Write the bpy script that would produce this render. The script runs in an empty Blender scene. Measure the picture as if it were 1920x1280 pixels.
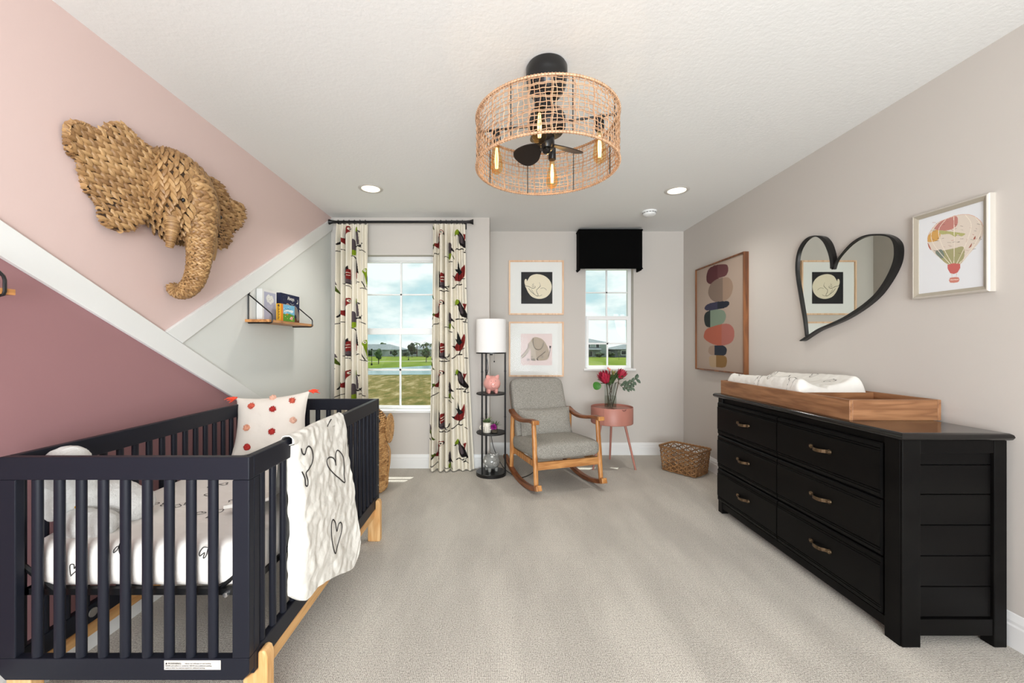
import bpy, bmesh, math, random
import numpy as np
from math import sin, cos, pi, radians, sqrt, atan2
from mathutils import Vector, Matrix, noise

# ------------------------------------------------------------------ camera
SC = bpy.context.scene
COL = SC.collection
CAMZ = 1.22
F = 760.0          # focal length in pixels of a 1920 wide frame
CX, CY = 930.0, 648.0
cam = bpy.data.cameras.new('camera')
cam.sensor_width = 36.0
cam.lens = 36.0 * F / 1920.0
cam.shift_x = (960.0 - CX) / 1920.0
cam.shift_y = (CY - 640.0) / 1920.0
cam.clip_start = 0.02
cam.clip_end = 2000
camo = bpy.data.objects.new('camera', cam)
camo.location = (0, 0, CAMZ)
camo.rotation_euler = (radians(90), 0, 0)
COL.objects.link(camo)
SC.camera = camo

# ------------------------------------------------------------------ exposure
SC.view_settings.view_transform = 'Standard'
SC.view_settings.look = 'None'
SC.view_settings.exposure = 0.0
SC.view_settings.gamma = 1.0
SC.view_settings.use_curve_mapping = False

# ------------------------------------------------------------------ sky
def lin(c):
    r = []
    for x in c[:3]:
        x = x / 255.0
        r.append(x / 12.92 if x <= 0.04045 else ((x + 0.055) / 1.055) ** 2.4)
    return (r[0], r[1], r[2], 1.0)

world = bpy.data.worlds.new('sky')
SC.world = world
world.use_nodes = True
wn = world.node_tree
wn.nodes.clear()
def wnode(t, **k):
    n = wn.nodes.new(t)
    for a, b in k.items():
        setattr(n, a, b)
    return n
w_tc = wnode('ShaderNodeTexCoord')
w_map = wnode('ShaderNodeMapping')
w_map.inputs['Scale'].default_value = (3.2, 3.2, 8.5)
w_map.inputs['Location'].default_value = (2.3, 0.7, 0.55)
w_noise = wnode('ShaderNodeTexNoise')
w_noise.inputs['Scale'].default_value = 1.25
w_noise.inputs['Detail'].default_value = 7
w_noise.inputs['Roughness'].default_value = 0.52
w_ramp = wnode('ShaderNodeValToRGB')
w_ramp.color_ramp.elements[0].position = 0.41
w_ramp.color_ramp.elements[0].color = lin((186, 216, 222))
w_ramp.color_ramp.elements[1].position = 0.55
w_ramp.color_ramp.elements[1].color = lin((246, 250, 249))
e = w_ramp.color_ramp.elements.new(0.48)
e.color = lin((214, 231, 233))
w_bg = wnode('ShaderNodeBackground')
w_bg.inputs['Strength'].default_value = 1.15
w_out = wnode('ShaderNodeOutputWorld')
wn.links.new(w_tc.outputs['Generated'], w_map.inputs['Vector'])
wn.links.new(w_map.outputs['Vector'], w_noise.inputs['Vector'])
wn.links.new(w_noise.outputs['Fac'], w_ramp.inputs['Fac'])
wn.links.new(w_ramp.outputs['Color'], w_bg.inputs['Color'])
wn.links.new(w_bg.outputs['Background'], w_out.inputs['Surface'])

# ------------------------------------------------------------------ sun and large lights
sun = bpy.data.lights.new('sun', 'SUN')
sun.energy = 5.0
sun.angle = radians(0.6)
sun.color = (1.0, 0.97, 0.92)
suno = bpy.data.objects.new('sun', sun)
suno.rotation_euler = Vector((-0.2, -0.45, -1.0)).to_track_quat('-Z', 'Y').to_euler()
suno.location = (5, 20, 40)
COL.objects.link(suno)

def area(name, loc, target, sx, sy, watts, color=(1, 1, 1)):
    l = bpy.data.lights.new(name, 'AREA')
    l.shape = 'RECTANGLE'
    l.size = sx
    l.size_y = sy
    l.energy = watts
    l.color = color
    o = bpy.data.objects.new(name, l)
    o.location = loc
    o.rotation_euler = (Vector(target) - Vector(loc)).to_track_quat('-Z', 'Y').to_euler()
    COL.objects.link(o)
    return o
# added fill light from behind the camera, and the photographer's lamp turned to the ceiling
area('rear_fill', (0.25, -3.10, 1.25), (0.25, 3.0, 1.75), 3.2, 1.9, 186, (0.92, 0.97, 1.0))
area('ceiling_bounce_lamp', (0.25, -1.5, 1.0), (0.3, 0.9, 3.0), 1.2, 1.2, 78, (0.91, 0.965, 1.0))

# ------------------------------------------------------------------ helpers: pixels of the photo to places
def at(x, y, Y):
    return Vector(((x - CX) * Y / F, Y, CAMZ - (y - CY) * Y / F))
def onX(x, y, X):
    Y = X * F / (x - CX)
    return Vector((X, Y, CAMZ - (y - CY) * Y / F))

# ------------------------------------------------------------------ helpers: objects
def wmat(o):
    m = Matrix.LocRotScale(o.location, o.rotation_euler, o.scale)
    while o.parent:
        o = o.parent
        m = Matrix.LocRotScale(o.location, o.rotation_euler, o.scale) @ m
    return m

def tag(o, label=None, cat=None, group=None, kind=None):
    if label: o['label'] = label
    if cat: o['category'] = cat
    if group: o['group'] = group
    if kind: o['kind'] = kind
    return o

def thing(name, label, cat, loc=(0, 0, 0), rz=0.0, group=None):
    o = bpy.data.objects.new(name, None)
    o.empty_display_size = 0.05
    o.location = loc
    o.rotation_euler = (0, 0, rz)
    COL.objects.link(o)
    return tag(o, label, cat, group)

def kids(o):
    return [c for c in bpy.data.objects if c.parent == o]

def dup(root, loc=None, rz=None, label=None, parent=None):
    c = root.copy()
    COL.objects.link(c)
    if parent is not None: c.parent = parent
    if loc is not None: c.location = loc
    if rz is not None: c.rotation_euler = (0, 0, rz)
    if label: c['label'] = label
    for k in kids(root):
        dup(k, parent=c)
    return c

class MB:
    """collects shapes (in world coordinates) and links them as one mesh object"""
    def __init__(s):
        s.v = []; s.f = []; s.m = []; s.cur = 0
    def mat(s, i): s.cur = i; return s
    def add(s, vs, fs):
        b = len(s.v)
        s.v.extend([tuple(p) for p in vs])
        for f in fs:
            s.f.append([b + i for i in f]); s.m.append(s.cur)
        return s
    def box(s, x0, x1, y0, y1, z0, z1, M=None):
        vs = [Vector((x, y, z)) for z in (z0, z1) for y in (y0, y1) for x in (x0, x1)]
        if M is not None: vs = [M @ p for p in vs]
        return s.add(vs, [(0, 2, 3, 1), (4, 5, 7, 6), (0, 1, 5, 4), (2, 6, 7, 3), (0, 4, 6, 2), (1, 3, 7, 5)])
    def ring_loft(s, rings, cap=True, closed=False):
        n = len(rings[0]); vs = []; fs = []
        for r in rings: vs.extend(r)
        m = len(rings)
        for i in range(m if closed else m - 1):
            a = i * n; b = ((i + 1) % m) * n
            for j in range(n):
                k = (j + 1) % n
                fs.append((a + j, a + k, b + k, b + j))
        if cap and not closed:
            fs.append(tuple(reversed(range(n)))); fs.append(tuple(range((m - 1) * n, m * n)))
        return s.add(vs, fs)
    def tube(s, pts, r, n=8, cap=True, closed=False, flat=1.0, up=None):
        pts = [Vector(p) for p in pts]
        m = len(pts)
        rr = r if isinstance(r, (list, tuple)) else [r] * m
        rings = []; ref = None
        for i in range(m):
            if closed: t = pts[(i + 1) % m] - pts[i - 1]
            else: t = pts[min(i + 1, m - 1)] - pts[max(i - 1, 0)]
            if t.length < 1e-9: t = Vector((0, 0, 1))
            t.normalize()
            if ref is None:
                ref = Vector(up) if up is not None else (Vector((0, 0, 1)) if abs(t.z) < 0.9 else Vector((1, 0, 0)))
            if up is not None: ref = Vector(up)
            a = ref - t * ref.dot(t)
            if a.length < 1e-6: a = t.orthogonal()
            a.normalize(); b = t.cross(a); ref = a
            rings.append([pts[i] + a * cos(2 * pi * j / n) * rr[i] + b * sin(2 * pi * j / n) * rr[i] * flat for j in range(n)])
        return s.ring_loft(rings, cap, closed)
    def cyl(s, p0, p1, r0, r1=None, n=16, cap=True):
        return s.tube([p0, p1], [r0, r0 if r1 is None else r1], n, cap)
    def lathe(s, prof, c=(0, 0, 0), n=32, cap=False, sx=1.0, sy=1.0):
        c = Vector(c)
        rings = [[c + Vector((r * cos(2 * pi * j / n) * sx, r * sin(2 * pi * j / n) * sy, z)) for j in range(n)] for r, z in prof]
        return s.ring_loft(rings, cap)
    def prism(s, poly, fn, t0, t1):
        """poly of 2d points, fn(a,b,t) -> point"""
        n = len(poly)
        vs = [fn(a, b, t0) for a, b in poly] + [fn(a, b, t1) for a, b in poly]
        fs = [tuple(range(n)), tuple(reversed(range(n, 2 * n)))]
        for i in range(n):
            j = (i + 1) % n
            fs.append((i, i + n, j + n, j))
        return s.add(vs, fs)
    def ball(s, c, r, nu=16, nv=10, R=None, jit=0):
        c = Vector(c)
        if not isinstance(r, (tuple, list)): r = (r, r, r)
        vs = []; fs = []
        for i in range(nv + 1):
            th = pi * i / nv
            for j in range(nu):
                ph = 2 * pi * j / nu
                p = Vector((r[0] * sin(th) * cos(ph), r[1] * sin(th) * sin(ph), r[2] * cos(th)))
                if jit: p *= 1 + jit * noise.noise((p + c) * 14.0)
                if R is not None: p = R @ p
                vs.append(c + p)
        for i in range(nv):
            for j in range(nu):
                k = (j + 1) % nu
                fs.append((i * nu + j, (i + 1) * nu + j, (i + 1) * nu + k, i * nu + k))
        return s.add(vs, fs)
    def grid(s, fn, nu, nv, closeu=False):
        vs = []; fs = []
        cu = nu if closeu else nu + 1
        for j in range(nv + 1):
            for i in range(cu):
                vs.append(fn(i / nu, j / nv))
        for j in range(nv):
            for i in range(nu):
                i2 = (i + 1) % cu
                fs.append((j * cu + i, j * cu + i2, (j + 1) * cu + i2, (j + 1) * cu + i))
        return s.add(vs, fs)
    def ribbon(s, pts, nrm, w, close=False):
        """flat line of width w laid on a surface; pts points, nrm their normals"""
        n = len(pts); vs = []; fs = []
        for i in range(n):
            if close: t = pts[(i + 1) % n] - pts[i - 1]
            else: t = pts[min(i + 1, n - 1)] - pts[max(i - 1, 0)]
            side = t.cross(nrm[i])
            if side.length < 1e-9: side = Vector((1, 0, 0))
            side.normalize()
            vs.append(pts[i] + side * w / 2); vs.append(pts[i] - side * w / 2)
        for i in range(n if close else n - 1):
            k = (i + 1) % n
            fs.append((2 * i, 2 * i + 1, 2 * k + 1, 2 * k))
        return s.add(vs, fs)
    def build(s, name, mats, parent=None, smooth=False, bevel=0, seg=2, sub=0, ang=38, fix=True):
        me = bpy.data.meshes.new(name)
        M = wmat(parent).inverted() if parent is not None else None
        vs = [M @ Vector(p) for p in s.v] if M is not None else s.v
        me.from_pydata([tuple(p) for p in vs], [], s.f)
        if not isinstance(mats, (list, tuple)): mats = [mats]
        for m in mats: me.materials.append(m)
        me.polygons.foreach_set('material_index', s.m)
        if fix:
            bm = bmesh.new(); bm.from_mesh(me)
            bmesh.ops.recalc_face_normals(bm, faces=bm.faces)
            bm.to_mesh(me); bm.free()
        if smooth:
            me.polygons.foreach_set('use_smooth', [True] * len(me.polygons))
            if ang < 179: me.set_sharp_from_angle(angle=radians(ang))
        me.update()
        o = bpy.data.objects.new(name, me)
        COL.objects.link(o)
        if parent is not None: o.parent = parent
        if bevel:
            b = o.modifiers.new('bevel', 'BEVEL'); b.width = bevel; b.segments = seg; b.limit_method = 'ANGLE'
            b.angle_limit = radians(40)
        if sub:
            b = o.modifiers.new('sub', 'SUBSURF'); b.levels = sub; b.render_levels = sub
        return o

def paint(o, uv, art, base):
    """colour attribute on a dense mesh: uv list of (u,v) per vertex evaluated by art"""
    me = o.data
    col = me.color_attributes.new('Col', 'FLOAT_COLOR', 'POINT')
    u = np.array([p[0] for p in uv]); v = np.array([p[1] for p in uv])
    c = art.eval(u, v, base)
    col.data.foreach_set('color', c.ravel())

class Art:
    def __init__(s): s.ops = []
    def poly(s, pts, c): s.ops.append(('p', np.array(pts, float), lin(c))); return s
    def blob(s, pts, c, n=8): return s.poly(crom(pts, n, True), c)
    def ell(s, cx, cy, rx, ry, c, rot=0.0):
        return s.poly([(cx + rx * cos(a) * cos(rot) - ry * sin(a) * sin(rot), cy + rx * cos(a) * sin(rot) + ry * sin(a) * cos(rot))
                       for a in [2 * pi * i / 28 for i in range(28)]], c)
    def line(s, pts, w, c, smooth=True):
        if smooth and len(pts) > 2: pts = crom(pts, 6, False)
        s.ops.append(('l', np.array(pts, float), lin(c), w / 2.0)); return s
    def eval(s, u, v, base):
        c = np.empty((len(u), 4)); c[:] = lin(base)
        for op in s.ops:
            P = op[1]; pad = op[3] if op[0] == 'l' else 0
            idx = np.where((u >= P[:, 0].min() - pad) & (u <= P[:, 0].max() + pad) & (v >= P[:, 1].min() - pad) & (v <= P[:, 1].max() + pad))[0]
            if len(idx) == 0: continue
            x = u[idx]; y = v[idx]
            if op[0] == 'p':
                ins = np.zeros(len(idx), bool)
                n = len(P)
                for i in range(n):
                    x1, y1 = P[i]; x2, y2 = P[(i + 1) % n]
                    if y1 == y2: continue
                    k = ((y1 > y) != (y2 > y)) & (x < (x2 - x1) * (y - y1) / (y2 - y1) + x1)
                    ins ^= k
                c[idx[ins]] = op[2]
            else:
                d = np.full(len(idx), 1e9)
                for i in range(len(P) - 1):
                    a = P[i]; b = P[i + 1]; ab = b - a; L = ab.dot(ab)
                    if L < 1e-12: continue
                    t = np.clip(((x - a[0]) * ab[0] + (y - a[1]) * ab[1]) / L, 0, 1)
                    d = np.minimum(d, np.hypot(x - a[0] - t * ab[0], y - a[1] - t * ab[1]))
                c[idx[d <= op[3]]] = op[2]
        return c

def crom(pts, n=8, closed=False):
    P = [tuple(p) for p in pts]; m = len(P); out = []
    dim = len(P[0])
    for i in range(m if closed else m - 1):
        p0 = P[(i - 1) % m] if closed or i > 0 else P[0]
        p1 = P[i]; p2 = P[(i + 1) % m]
        p3 = P[(i + 2) % m] if closed or i + 2 < m else P[-1]
        for k in range(n):
            t = k / n
            out.append(tuple(0.5 * ((2 * p1[d]) + (-p0[d] + p2[d]) * t + (2 * p0[d] - 5 * p1[d] + 4 * p2[d] - p3[d]) * t * t
                                    + (-p0[d] + 3 * p1[d] - 3 * p2[d] + p3[d]) * t ** 3) for d in range(dim)))
    if not closed: out.append(P[-1])
    return out

def text_mesh(body, size, fn, name, mat, parent, extrude=0.0, xscale=1.0):
    """lettering from the built-in font, laid by fn(a,b) -> world point"""
    cu = bpy.data.curves.new('lettering', 'FONT')
    cu.body = body; cu.size = size; cu.align_x = 'LEFT'; cu.resolution_u = 2; cu.offset = size * .012
    o = bpy.data.objects.new('lettering', cu)
    COL.objects.link(o)
    dg = bpy.context.evaluated_depsgraph_get()
    me = bpy.data.meshes.new_from_object(o.evaluated_get(dg))
    bpy.data.objects.remove(o); bpy.data.curves.remove(cu)
    M = wmat(parent).inverted()
    for vv in me.vertices:
        vv.co = M @ Vector(fn(vv.co.x * xscale, vv.co.y))
    me.materials.clear(); me.materials.append(mat); me.name = name
    r = bpy.data.objects.new(name, me)
    COL.objects.link(r); r.parent = parent
    return r

# ------------------------------------------------------------------ helpers: materials
def newmat(name):
    m = bpy.data.materials.new(name); m.use_nodes = True
    nt = m.node_tree
    b = nt.nodes['Principled BSDF']
    return m, nt, b

def _noise(nt, scale, detail=3, rough=0.5, vec=None, stretch=None, coord='Object'):
    tc = nt.nodes.new('ShaderNodeTexCoord')
    v = tc.outputs[coord]
    if stretch is not None:
        mp = nt.nodes.new('ShaderNodeMapping'); mp.inputs['Scale'].default_value = stretch
        nt.links.new(v, mp.inputs['Vector']); v = mp.outputs['Vector']
    n = nt.nodes.new('ShaderNodeTexNoise')
    n.inputs['Scale'].default_value = scale; n.inputs['Detail'].default_value = detail; n.inputs['Roughness'].default_value = rough
    nt.links.new(v, n.inputs['Vector'])
    return n

def _ramp(nt, fac, stops):
    r = nt.nodes.new('ShaderNodeValToRGB')
    el = r.color_ramp.elements
    while len(el) > 2: el.remove(el[-1])
    el[0].position = stops[0][0]; el[0].color = stops[0][1]
    el[1].position = stops[-1][0]; el[1].color = stops[-1][1]
    for p, c in stops[1:-1]:
        k = el.new(p); k.color = c
    nt.links.new(fac, r.inputs['Fac'])
    return r

def _bump(nt, b, h, strength, dist):
    n = nt.nodes.new('ShaderNodeBump')
    n.inputs['Strength'].default_value = strength; n.inputs['Distance'].default_value = dist
    nt.links.new(h, n.inputs['Height']); nt.links.new(n.outputs['Normal'], b.inputs['Normal'])
    return n

def plain(name, c, rough=0.5, metal=0.0, spec=0.5, bump=None, var=None, stretch=None, sheen=0.0, coat=0.0):
    """bump=(scale,strength,distance,detail); var=(scale,second colour,lo,hi)"""
    m, nt, b = newmat(name)
    b.inputs['Base Color'].default_value = lin(c)
    b.inputs['Roughness'].default_value = rough
    b.inputs['Metallic'].default_value = metal
    b.inputs['Specular IOR Level'].default_value = spec
    if sheen: b.inputs['Sheen Weight'].default_value = sheen
    if coat: b.inputs['Coat Weight'].default_value = coat
    if var:
        n = _noise(nt, var[0], 4, 0.55, stretch=stretch)
        r = _ramp(nt, n.outputs['Fac'], [(var[2], lin(c)), (var[3], lin(var[1]))])
        nt.links.new(r.outputs['Color'], b.inputs['Base Color'])
    if bump:
        n = _noise(nt, bump[0], bump[3] if len(bump) > 3 else 3, 0.6, stretch=stretch)
        _bump(nt, b, n.outputs['Fac'], bump[1], bump[2])
    return m

def attr_mat(name, rough=0.6, bump=None, spec=0.3):
    m, nt, b = newmat(name)
    a = nt.nodes.new('ShaderNodeAttribute'); a.attribute_name = 'Col'
    nt.links.new(a.outputs['Color'], b.inputs['Base Color'])
    b.inputs['Roughness'].default_value = rough
    b.inputs['Specular IOR Level'].default_value = spec
    if bump:
        n = _noise(nt, bump[0], 2, 0.5); _bump(nt, b, n.outputs['Fac'], bump[1], bump[2])
    return m

def wood(name, dark, light, axis='Y', scale=9.0, rough=0.42, grain=14.0, streak=0.3):
    m, nt, b = newmat(name)
    st = {'X': (0.12, 1, 1), 'Y': (1, 0.12, 1), 'Z': (1, 1, 0.12)}[axis]
    n = _noise(nt, scale, 4, 0.6, stretch=st)
    n2 = _noise(nt, scale * grain * 0.6, 3, 0.6, stretch=(st[0] * (0.4 if st[0] < 1 else 1), st[1] * (0.4 if st[1] < 1 else 1), st[2] * (0.4 if st[2] < 1 else 1)))
    mul = nt.nodes.new('ShaderNodeMath'); mul.operation = 'MULTIPLY'; mul.inputs[1].default_value = 7.0
    nt.links.new(n.outputs['Fac'], mul.inputs[0])
    si = nt.nodes.new('ShaderNodeMath'); si.operation = 'PINGPONG'; si.inputs[1].default_value = 0.5
    nt.links.new(mul.outputs[0], si.inputs[0])
    ad = nt.nodes.new('ShaderNodeMath'); ad.operation = 'MULTIPLY_ADD'; ad.inputs[1].default_value = streak
    nt.links.new(n2.outputs['Fac'], ad.inputs[0]); nt.links.new(si.outputs[0], ad.inputs[2])
    r = _ramp(nt, ad.outputs[0], [(0.1, lin(dark)), (0.62, lin(light))])
    nt.links.new(r.outputs['Color'], b.inputs['Base Color'])
    b.inputs['Roughness'].default_value = rough
    _bump(nt, b, ad.outputs[0], 0.15, 0.001)
    return m

def glass_mat(name, tint=(255, 255, 255), refl=1.45, gloss=1.0):
    m = bpy.data.materials.new(name); m.use_nodes = True
    nt = m.node_tree; nt.nodes.clear()
    o = nt.nodes.new('ShaderNodeOutputMaterial'); mx = nt.nodes.new('ShaderNodeMixShader')
    t = nt.nodes.new('ShaderNodeBsdfTransparent'); t.inputs['Color'].default_value = lin(tint)
    g = nt.nodes.new('ShaderNodeBsdfGlossy'); g.inputs['Roughness'].default_value = 0.0
    fr = nt.nodes.new('ShaderNodeFresnel'); fr.inputs['IOR'].default_value = refl
    mu = nt.nodes.new('ShaderNodeMath'); mu.operation = 'MULTIPLY'; mu.inputs[1].default_value = gloss
    ge = nt.nodes.new('ShaderNodeNewGeometry'); inv = nt.nodes.new('ShaderNodeMath'); inv.operation = 'SUBTRACT'; inv.inputs[0].default_value = 1.0
    mb_ = nt.nodes.new('ShaderNodeMath'); mb_.operation = 'MULTIPLY'
    nt.links.new(ge.outputs['Backfacing'], inv.inputs[1]); nt.links.new(inv.outputs[0], mb_.inputs[0])
    nt.links.new(fr.outputs[0], mu.inputs[0]); nt.links.new(mu.outputs[0], mb_.inputs[1]); nt.links.new(mb_.outputs[0], mx.inputs[0])
    nt.links.new(t.outputs[0], mx.inputs[1]); nt.links.new(g.outputs[0], mx.inputs[2]); nt.links.new(mx.outputs[0], o.inputs['Surface'])
    return m

def emit_mat(name, c, strength):
    m, nt, b = newmat(name)
    b.inputs['Base Color'].default_value = lin(c)
    b.inputs['Emission Color'].default_value = lin(c)
    b.inputs['Emission Strength'].default_value = strength
    return m

def leafy(name, stops, scale=60.0, rough=0.55):
    """random colour per separate piece of a mesh"""
    m, nt, b = newmat(name)
    g = nt.nodes.new('ShaderNodeNewGeometry')
    r = _ramp(nt, g.outputs['Random Per Island'], [(p, lin(c)) for p, c in stops])
    n = _noise(nt, scale, 3, 0.6)
    mx = nt.nodes.new('ShaderNodeMix'); mx.data_type = 'RGBA'; mx.blend_type = 'MULTIPLY'; mx.inputs['Factor'].default_value = 0.5
    r2 = _ramp(nt, n.outputs['Fac'], [(0.3, (0.55, 0.5, 0.45, 1)), (0.6, (1, 1, 1, 1))])
    nt.links.new(r.outputs['Color'], mx.inputs['A']); nt.links.new(r2.outputs['Color'], mx.inputs['B'])
    nt.links.new(mx.outputs['Result'], b.inputs['Base Color'])
    b.inputs['Roughness'].default_value = rough
    return m

# ------------------------------------------------------------------ palette
white_paint = plain('white_trim_paint', (232, 232, 230), 0.35, bump=(40, 0.05, 0.001))
vinyl = plain('white_vinyl', (236, 237, 236), 0.3)
black_metal = plain('black_metal', (16, 16, 18), 0.38, spec=0.4)
black_satin = plain('black_satin', (14, 14, 15), 0.3, spec=0.5)
glass = glass_mat('window_glass', (250, 254, 253))
pane_glass = glass_mat('picture_glass', (255, 255, 255), 1.4, 0.22)
H = 2.5
XL, XR = -1.645, 2.10
YB1, YB2 = 4.05, 4.54        # window wall with curtains / recessed wall
XJ = -0.066                  # the jog between them
YR = -3.2

# ------------------------------------------------------------------ room shell
def carpet():
    m, nt, b = newmat('loop_pile_carpet')
    n = _noise(nt, 170.0, 2, 0.6)
    n2 = _noise(nt, 1.3, 3, 0.55, stretch=(2.6, 0.7, 1))
    tc = nt.nodes.new('ShaderNodeTexCoord')
    waves = []
    for d, sc in (('X', 46.0), ('Y', 42.0)):
        w = nt.nodes.new('ShaderNodeTexWave'); w.bands_direction = d
        w.inputs['Scale'].default_value = sc; w.inputs['Distortion'].default_value = 3.0
        w.inputs['Detail'].default_value = 1.5; w.inputs['Detail Scale'].default_value = 2.0
        nt.links.new(tc.outputs['Object'], w.inputs['Vector']); waves.append(w)
    mu = nt.nodes.new('ShaderNodeMath'); mu.operation = 'MULTIPLY'
    nt.links.new(waves[0].outputs['Fac'], mu.inputs[0]); nt.links.new(waves[1].outputs['Fac'], mu.inputs[1])
    ad = nt.nodes.new('ShaderNodeMath'); ad.operation = 'MULTIPLY_ADD'; ad.inputs[1].default_value = 1.0
    hf = nt.nodes.new('ShaderNodeMath'); hf.operation = 'MULTIPLY'; hf.inputs[1].default_value = 0.55; nt.links.new(mu.outputs[0], hf.inputs[0])
    nt.links.new(n.outputs['Fac'], ad.inputs[0]); nt.links.new(hf.outputs[0], ad.inputs[2])
    r = _ramp(nt, ad.outputs[0], [(0.34, lin((142, 136, 128))), (0.82, lin((224, 218, 208)))])
    r2 = _ramp(nt, n2.outputs['Fac'], [(0.40, (0.89, 0.89, 0.89, 1)), (0.60, (1.05, 1.05, 1.05, 1))])
    mx = nt.nodes.new('ShaderNodeMix'); mx.data_type = 'RGBA'; mx.blend_type = 'MULTIPLY'; mx.inputs['Factor'].default_value = 1.0
    nt.links.new(r.outputs['Color'], mx.inputs['A']); nt.links.new(r2.outputs['Color'], mx.inputs['B'])
    nt.links.new(mx.outputs['Result'], b.inputs['Base Color'])
    b.inputs['Roughness'].default_value = 0.95; b.inputs['Specular IOR Level'].default_value = 0.1
    _bump(nt, b, ad.outputs[0], 0.5, 0.004)
    return m

def wall_paint(name, c):
    return plain(name, c, 0.75, spec=0.25, bump=(95, 0.10, 0.002, 3))
greige = wall_paint('greige_wall_paint', (203, 197, 190))
ceil_m = plain('knockdown_ceiling', (236, 236, 234), 0.9, spec=0.1, bump=(48, 0.32, 0.004, 5))

def left_wall_mat():
    m, nt, b = newmat('painted_accent_wall')
    g = nt.nodes.new('ShaderNodeNewGeometry')
    sp = nt.nodes.new('ShaderNodeSeparateXYZ'); nt.links.new(g.outputs['Position'], sp.inputs[0])
    def above(slope, off):     # 1 where z > slope*y + off
        a = nt.nodes.new('ShaderNodeMath'); a.operation = 'MULTIPLY_ADD'; a.inputs[1].default_value = slope; a.inputs[2].default_value = off
        nt.links.new(sp.outputs['Y'], a.inputs[0])
        c = nt.nodes.new('ShaderNodeMath'); c.operation = 'GREATER_THAN'
        nt.links.new(sp.outputs['Z'], c.inputs[0]); nt.links.new(a.outputs[0], c.inputs[1])
        return c
    A = above(-0.52, 1.57 + 0.52 * 1.344); B = above(0.589, 1.25 - 0.589 * 2.0)
    mx = nt.nodes.new('ShaderNodeMix'); mx.data_type = 'RGBA'
    mx.inputs['A'].default_value = lin((224, 226, 222)); mx.inputs['B'].default_value = lin((218, 193, 187))
    nt.links.new(B.outputs[0], mx.inputs['Factor'])
    m2 = nt.nodes.new('ShaderNodeMix'); m2.data_type = 'RGBA'
    m2.inputs['A'].default_value = lin((158, 117, 119))
    nt.links.new(mx.outputs['Result'], m2.inputs['B']); nt.links.new(A.outputs[0], m2.inputs['Factor'])
    nt.links.new(m2.outputs['Result'], b.inputs['Base Color'])
    b.inputs['Roughness'].default_value = 0.6; b.inputs['Specular IOR Level'].default_value = 0.3
    n = _noise(nt, 95, 3, 0.6); _bump(nt, b, n.outputs['Fac'], 0.10, 0.002)
    return m

T = 0.16
MB().box(XL - T, XR + T, YR - T, YB2 + T, -0.12, 0).build('floor', carpet())
tag(bpy.data.objects['floor'], kind='structure')
def struct(name, mb, m, **k):
    o = mb.build(name, m, **k); o['kind'] = 'structure'; return o
struct('ceiling', MB().box(XL - T, XR + T, YR - T, YB2 + T, H, H + 0.15), ceil_m)
struct('wall_left', MB().box(XL - T, XL, YR - T, YB1 + T, 0, H), left_wall_mat())
struct('wall_right', MB().box(XR, XR + T, YR - T, YB2 + T, 0, H), greige)
struct('wall_rear', MB().box(XL, -1.4, YR - T, YR, 0, H).box(1.9, XR, YR - T, YR, 0, H).box(-1.4, 1.9, YR - T, YR, 0, .22).box(-1.4, 1.9, YR - T, YR, 2.28, H), greige)
mb = MB()
for xa in (-1.4, -.59, .225, 1.04, 1.85): mb.box(xa, xa + .05, YR - .10, YR - .04, .22, 2.28)
mb.box(-1.4, 1.9, YR - .10, YR - .04, .22, .27).box(-1.4, 1.9, YR - .10, YR - .04, 2.23, 2.28)
struct('rear_window_added', mb, vinyl)  # unseen opening and frame, added to house the rear fill light
W1 = (-1.42, -0.53, 0.575, 2.126)
W2 = (1.0, 1.54, 0.965, 2.13)
def wall_with_hole(x0, x1, y0, y1, w):
    mb = MB()
    mb.box(x0, w[0], y0, y1, 0, H); mb.box(w[1], x1, y0, y1, 0, H)
    mb.box(w[0], w[1], y0, y1, 0, w[2]); mb.box(w[0], w[1], y0, y1, w[3], H)
    return mb
struct('wall_back_left', wall_with_hole(XL, XJ, YB1, YB1 + T, W1), greige)
struct('wall_back_right', wall_with_hole(XJ, XR, YB2, YB2 + T, W2), greige)
struct('wall_jog', MB().box(XJ - T, XJ, YB1 + T, YB2 + T, 0, H), greige)
# exterior eaves over the two windows, shading the high sun
struct('roof_eave', MB().box(XL - 0.6, XJ, YB1 + T, 4.88, 2.76, 2.9).box(XJ, XR + 0.6, YB2 + T, 5.24, 2.76, 2.9), white_paint)

def baseboard(name, p0, p1, nrm):
    """board against the wall from p0 to p1, nrm into the room"""
    prof = [(0, 0), (0.016, 0), (0.016, 0.088), (0.0125, 0.096), (0.0125, 0.108), (0.008, 0.122), (0.004, 0.135), (0, 0.137)]
    p0 = Vector(p0); p1 = Vector(p1); nrm = Vector(nrm)
    mb = MB()
    mb.ring_loft([[p0 + nrm * a + Vector((0, 0, b)) for a, b in prof], [p1 + nrm * a + Vector((0, 0, b)) for a, b in prof]])
    struct(name, mb, white_paint)
baseboard('baseboard_left', (XL, YR, 0), (XL, YB1, 0), (1, 0, 0))
baseboard('baseboard_right', (XR, YR, 0), (XR, YB2, 0), (-1, 0, 0))
baseboard('baseboard_back_left', (XL + 0.016, YB1, 0), (XJ, YB1, 0), (0, -1, 0))
baseboard('baseboard_back_right', (XJ, YB2, 0), (XR - 0.016, YB2, 0), (0, -1, 0))

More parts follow.
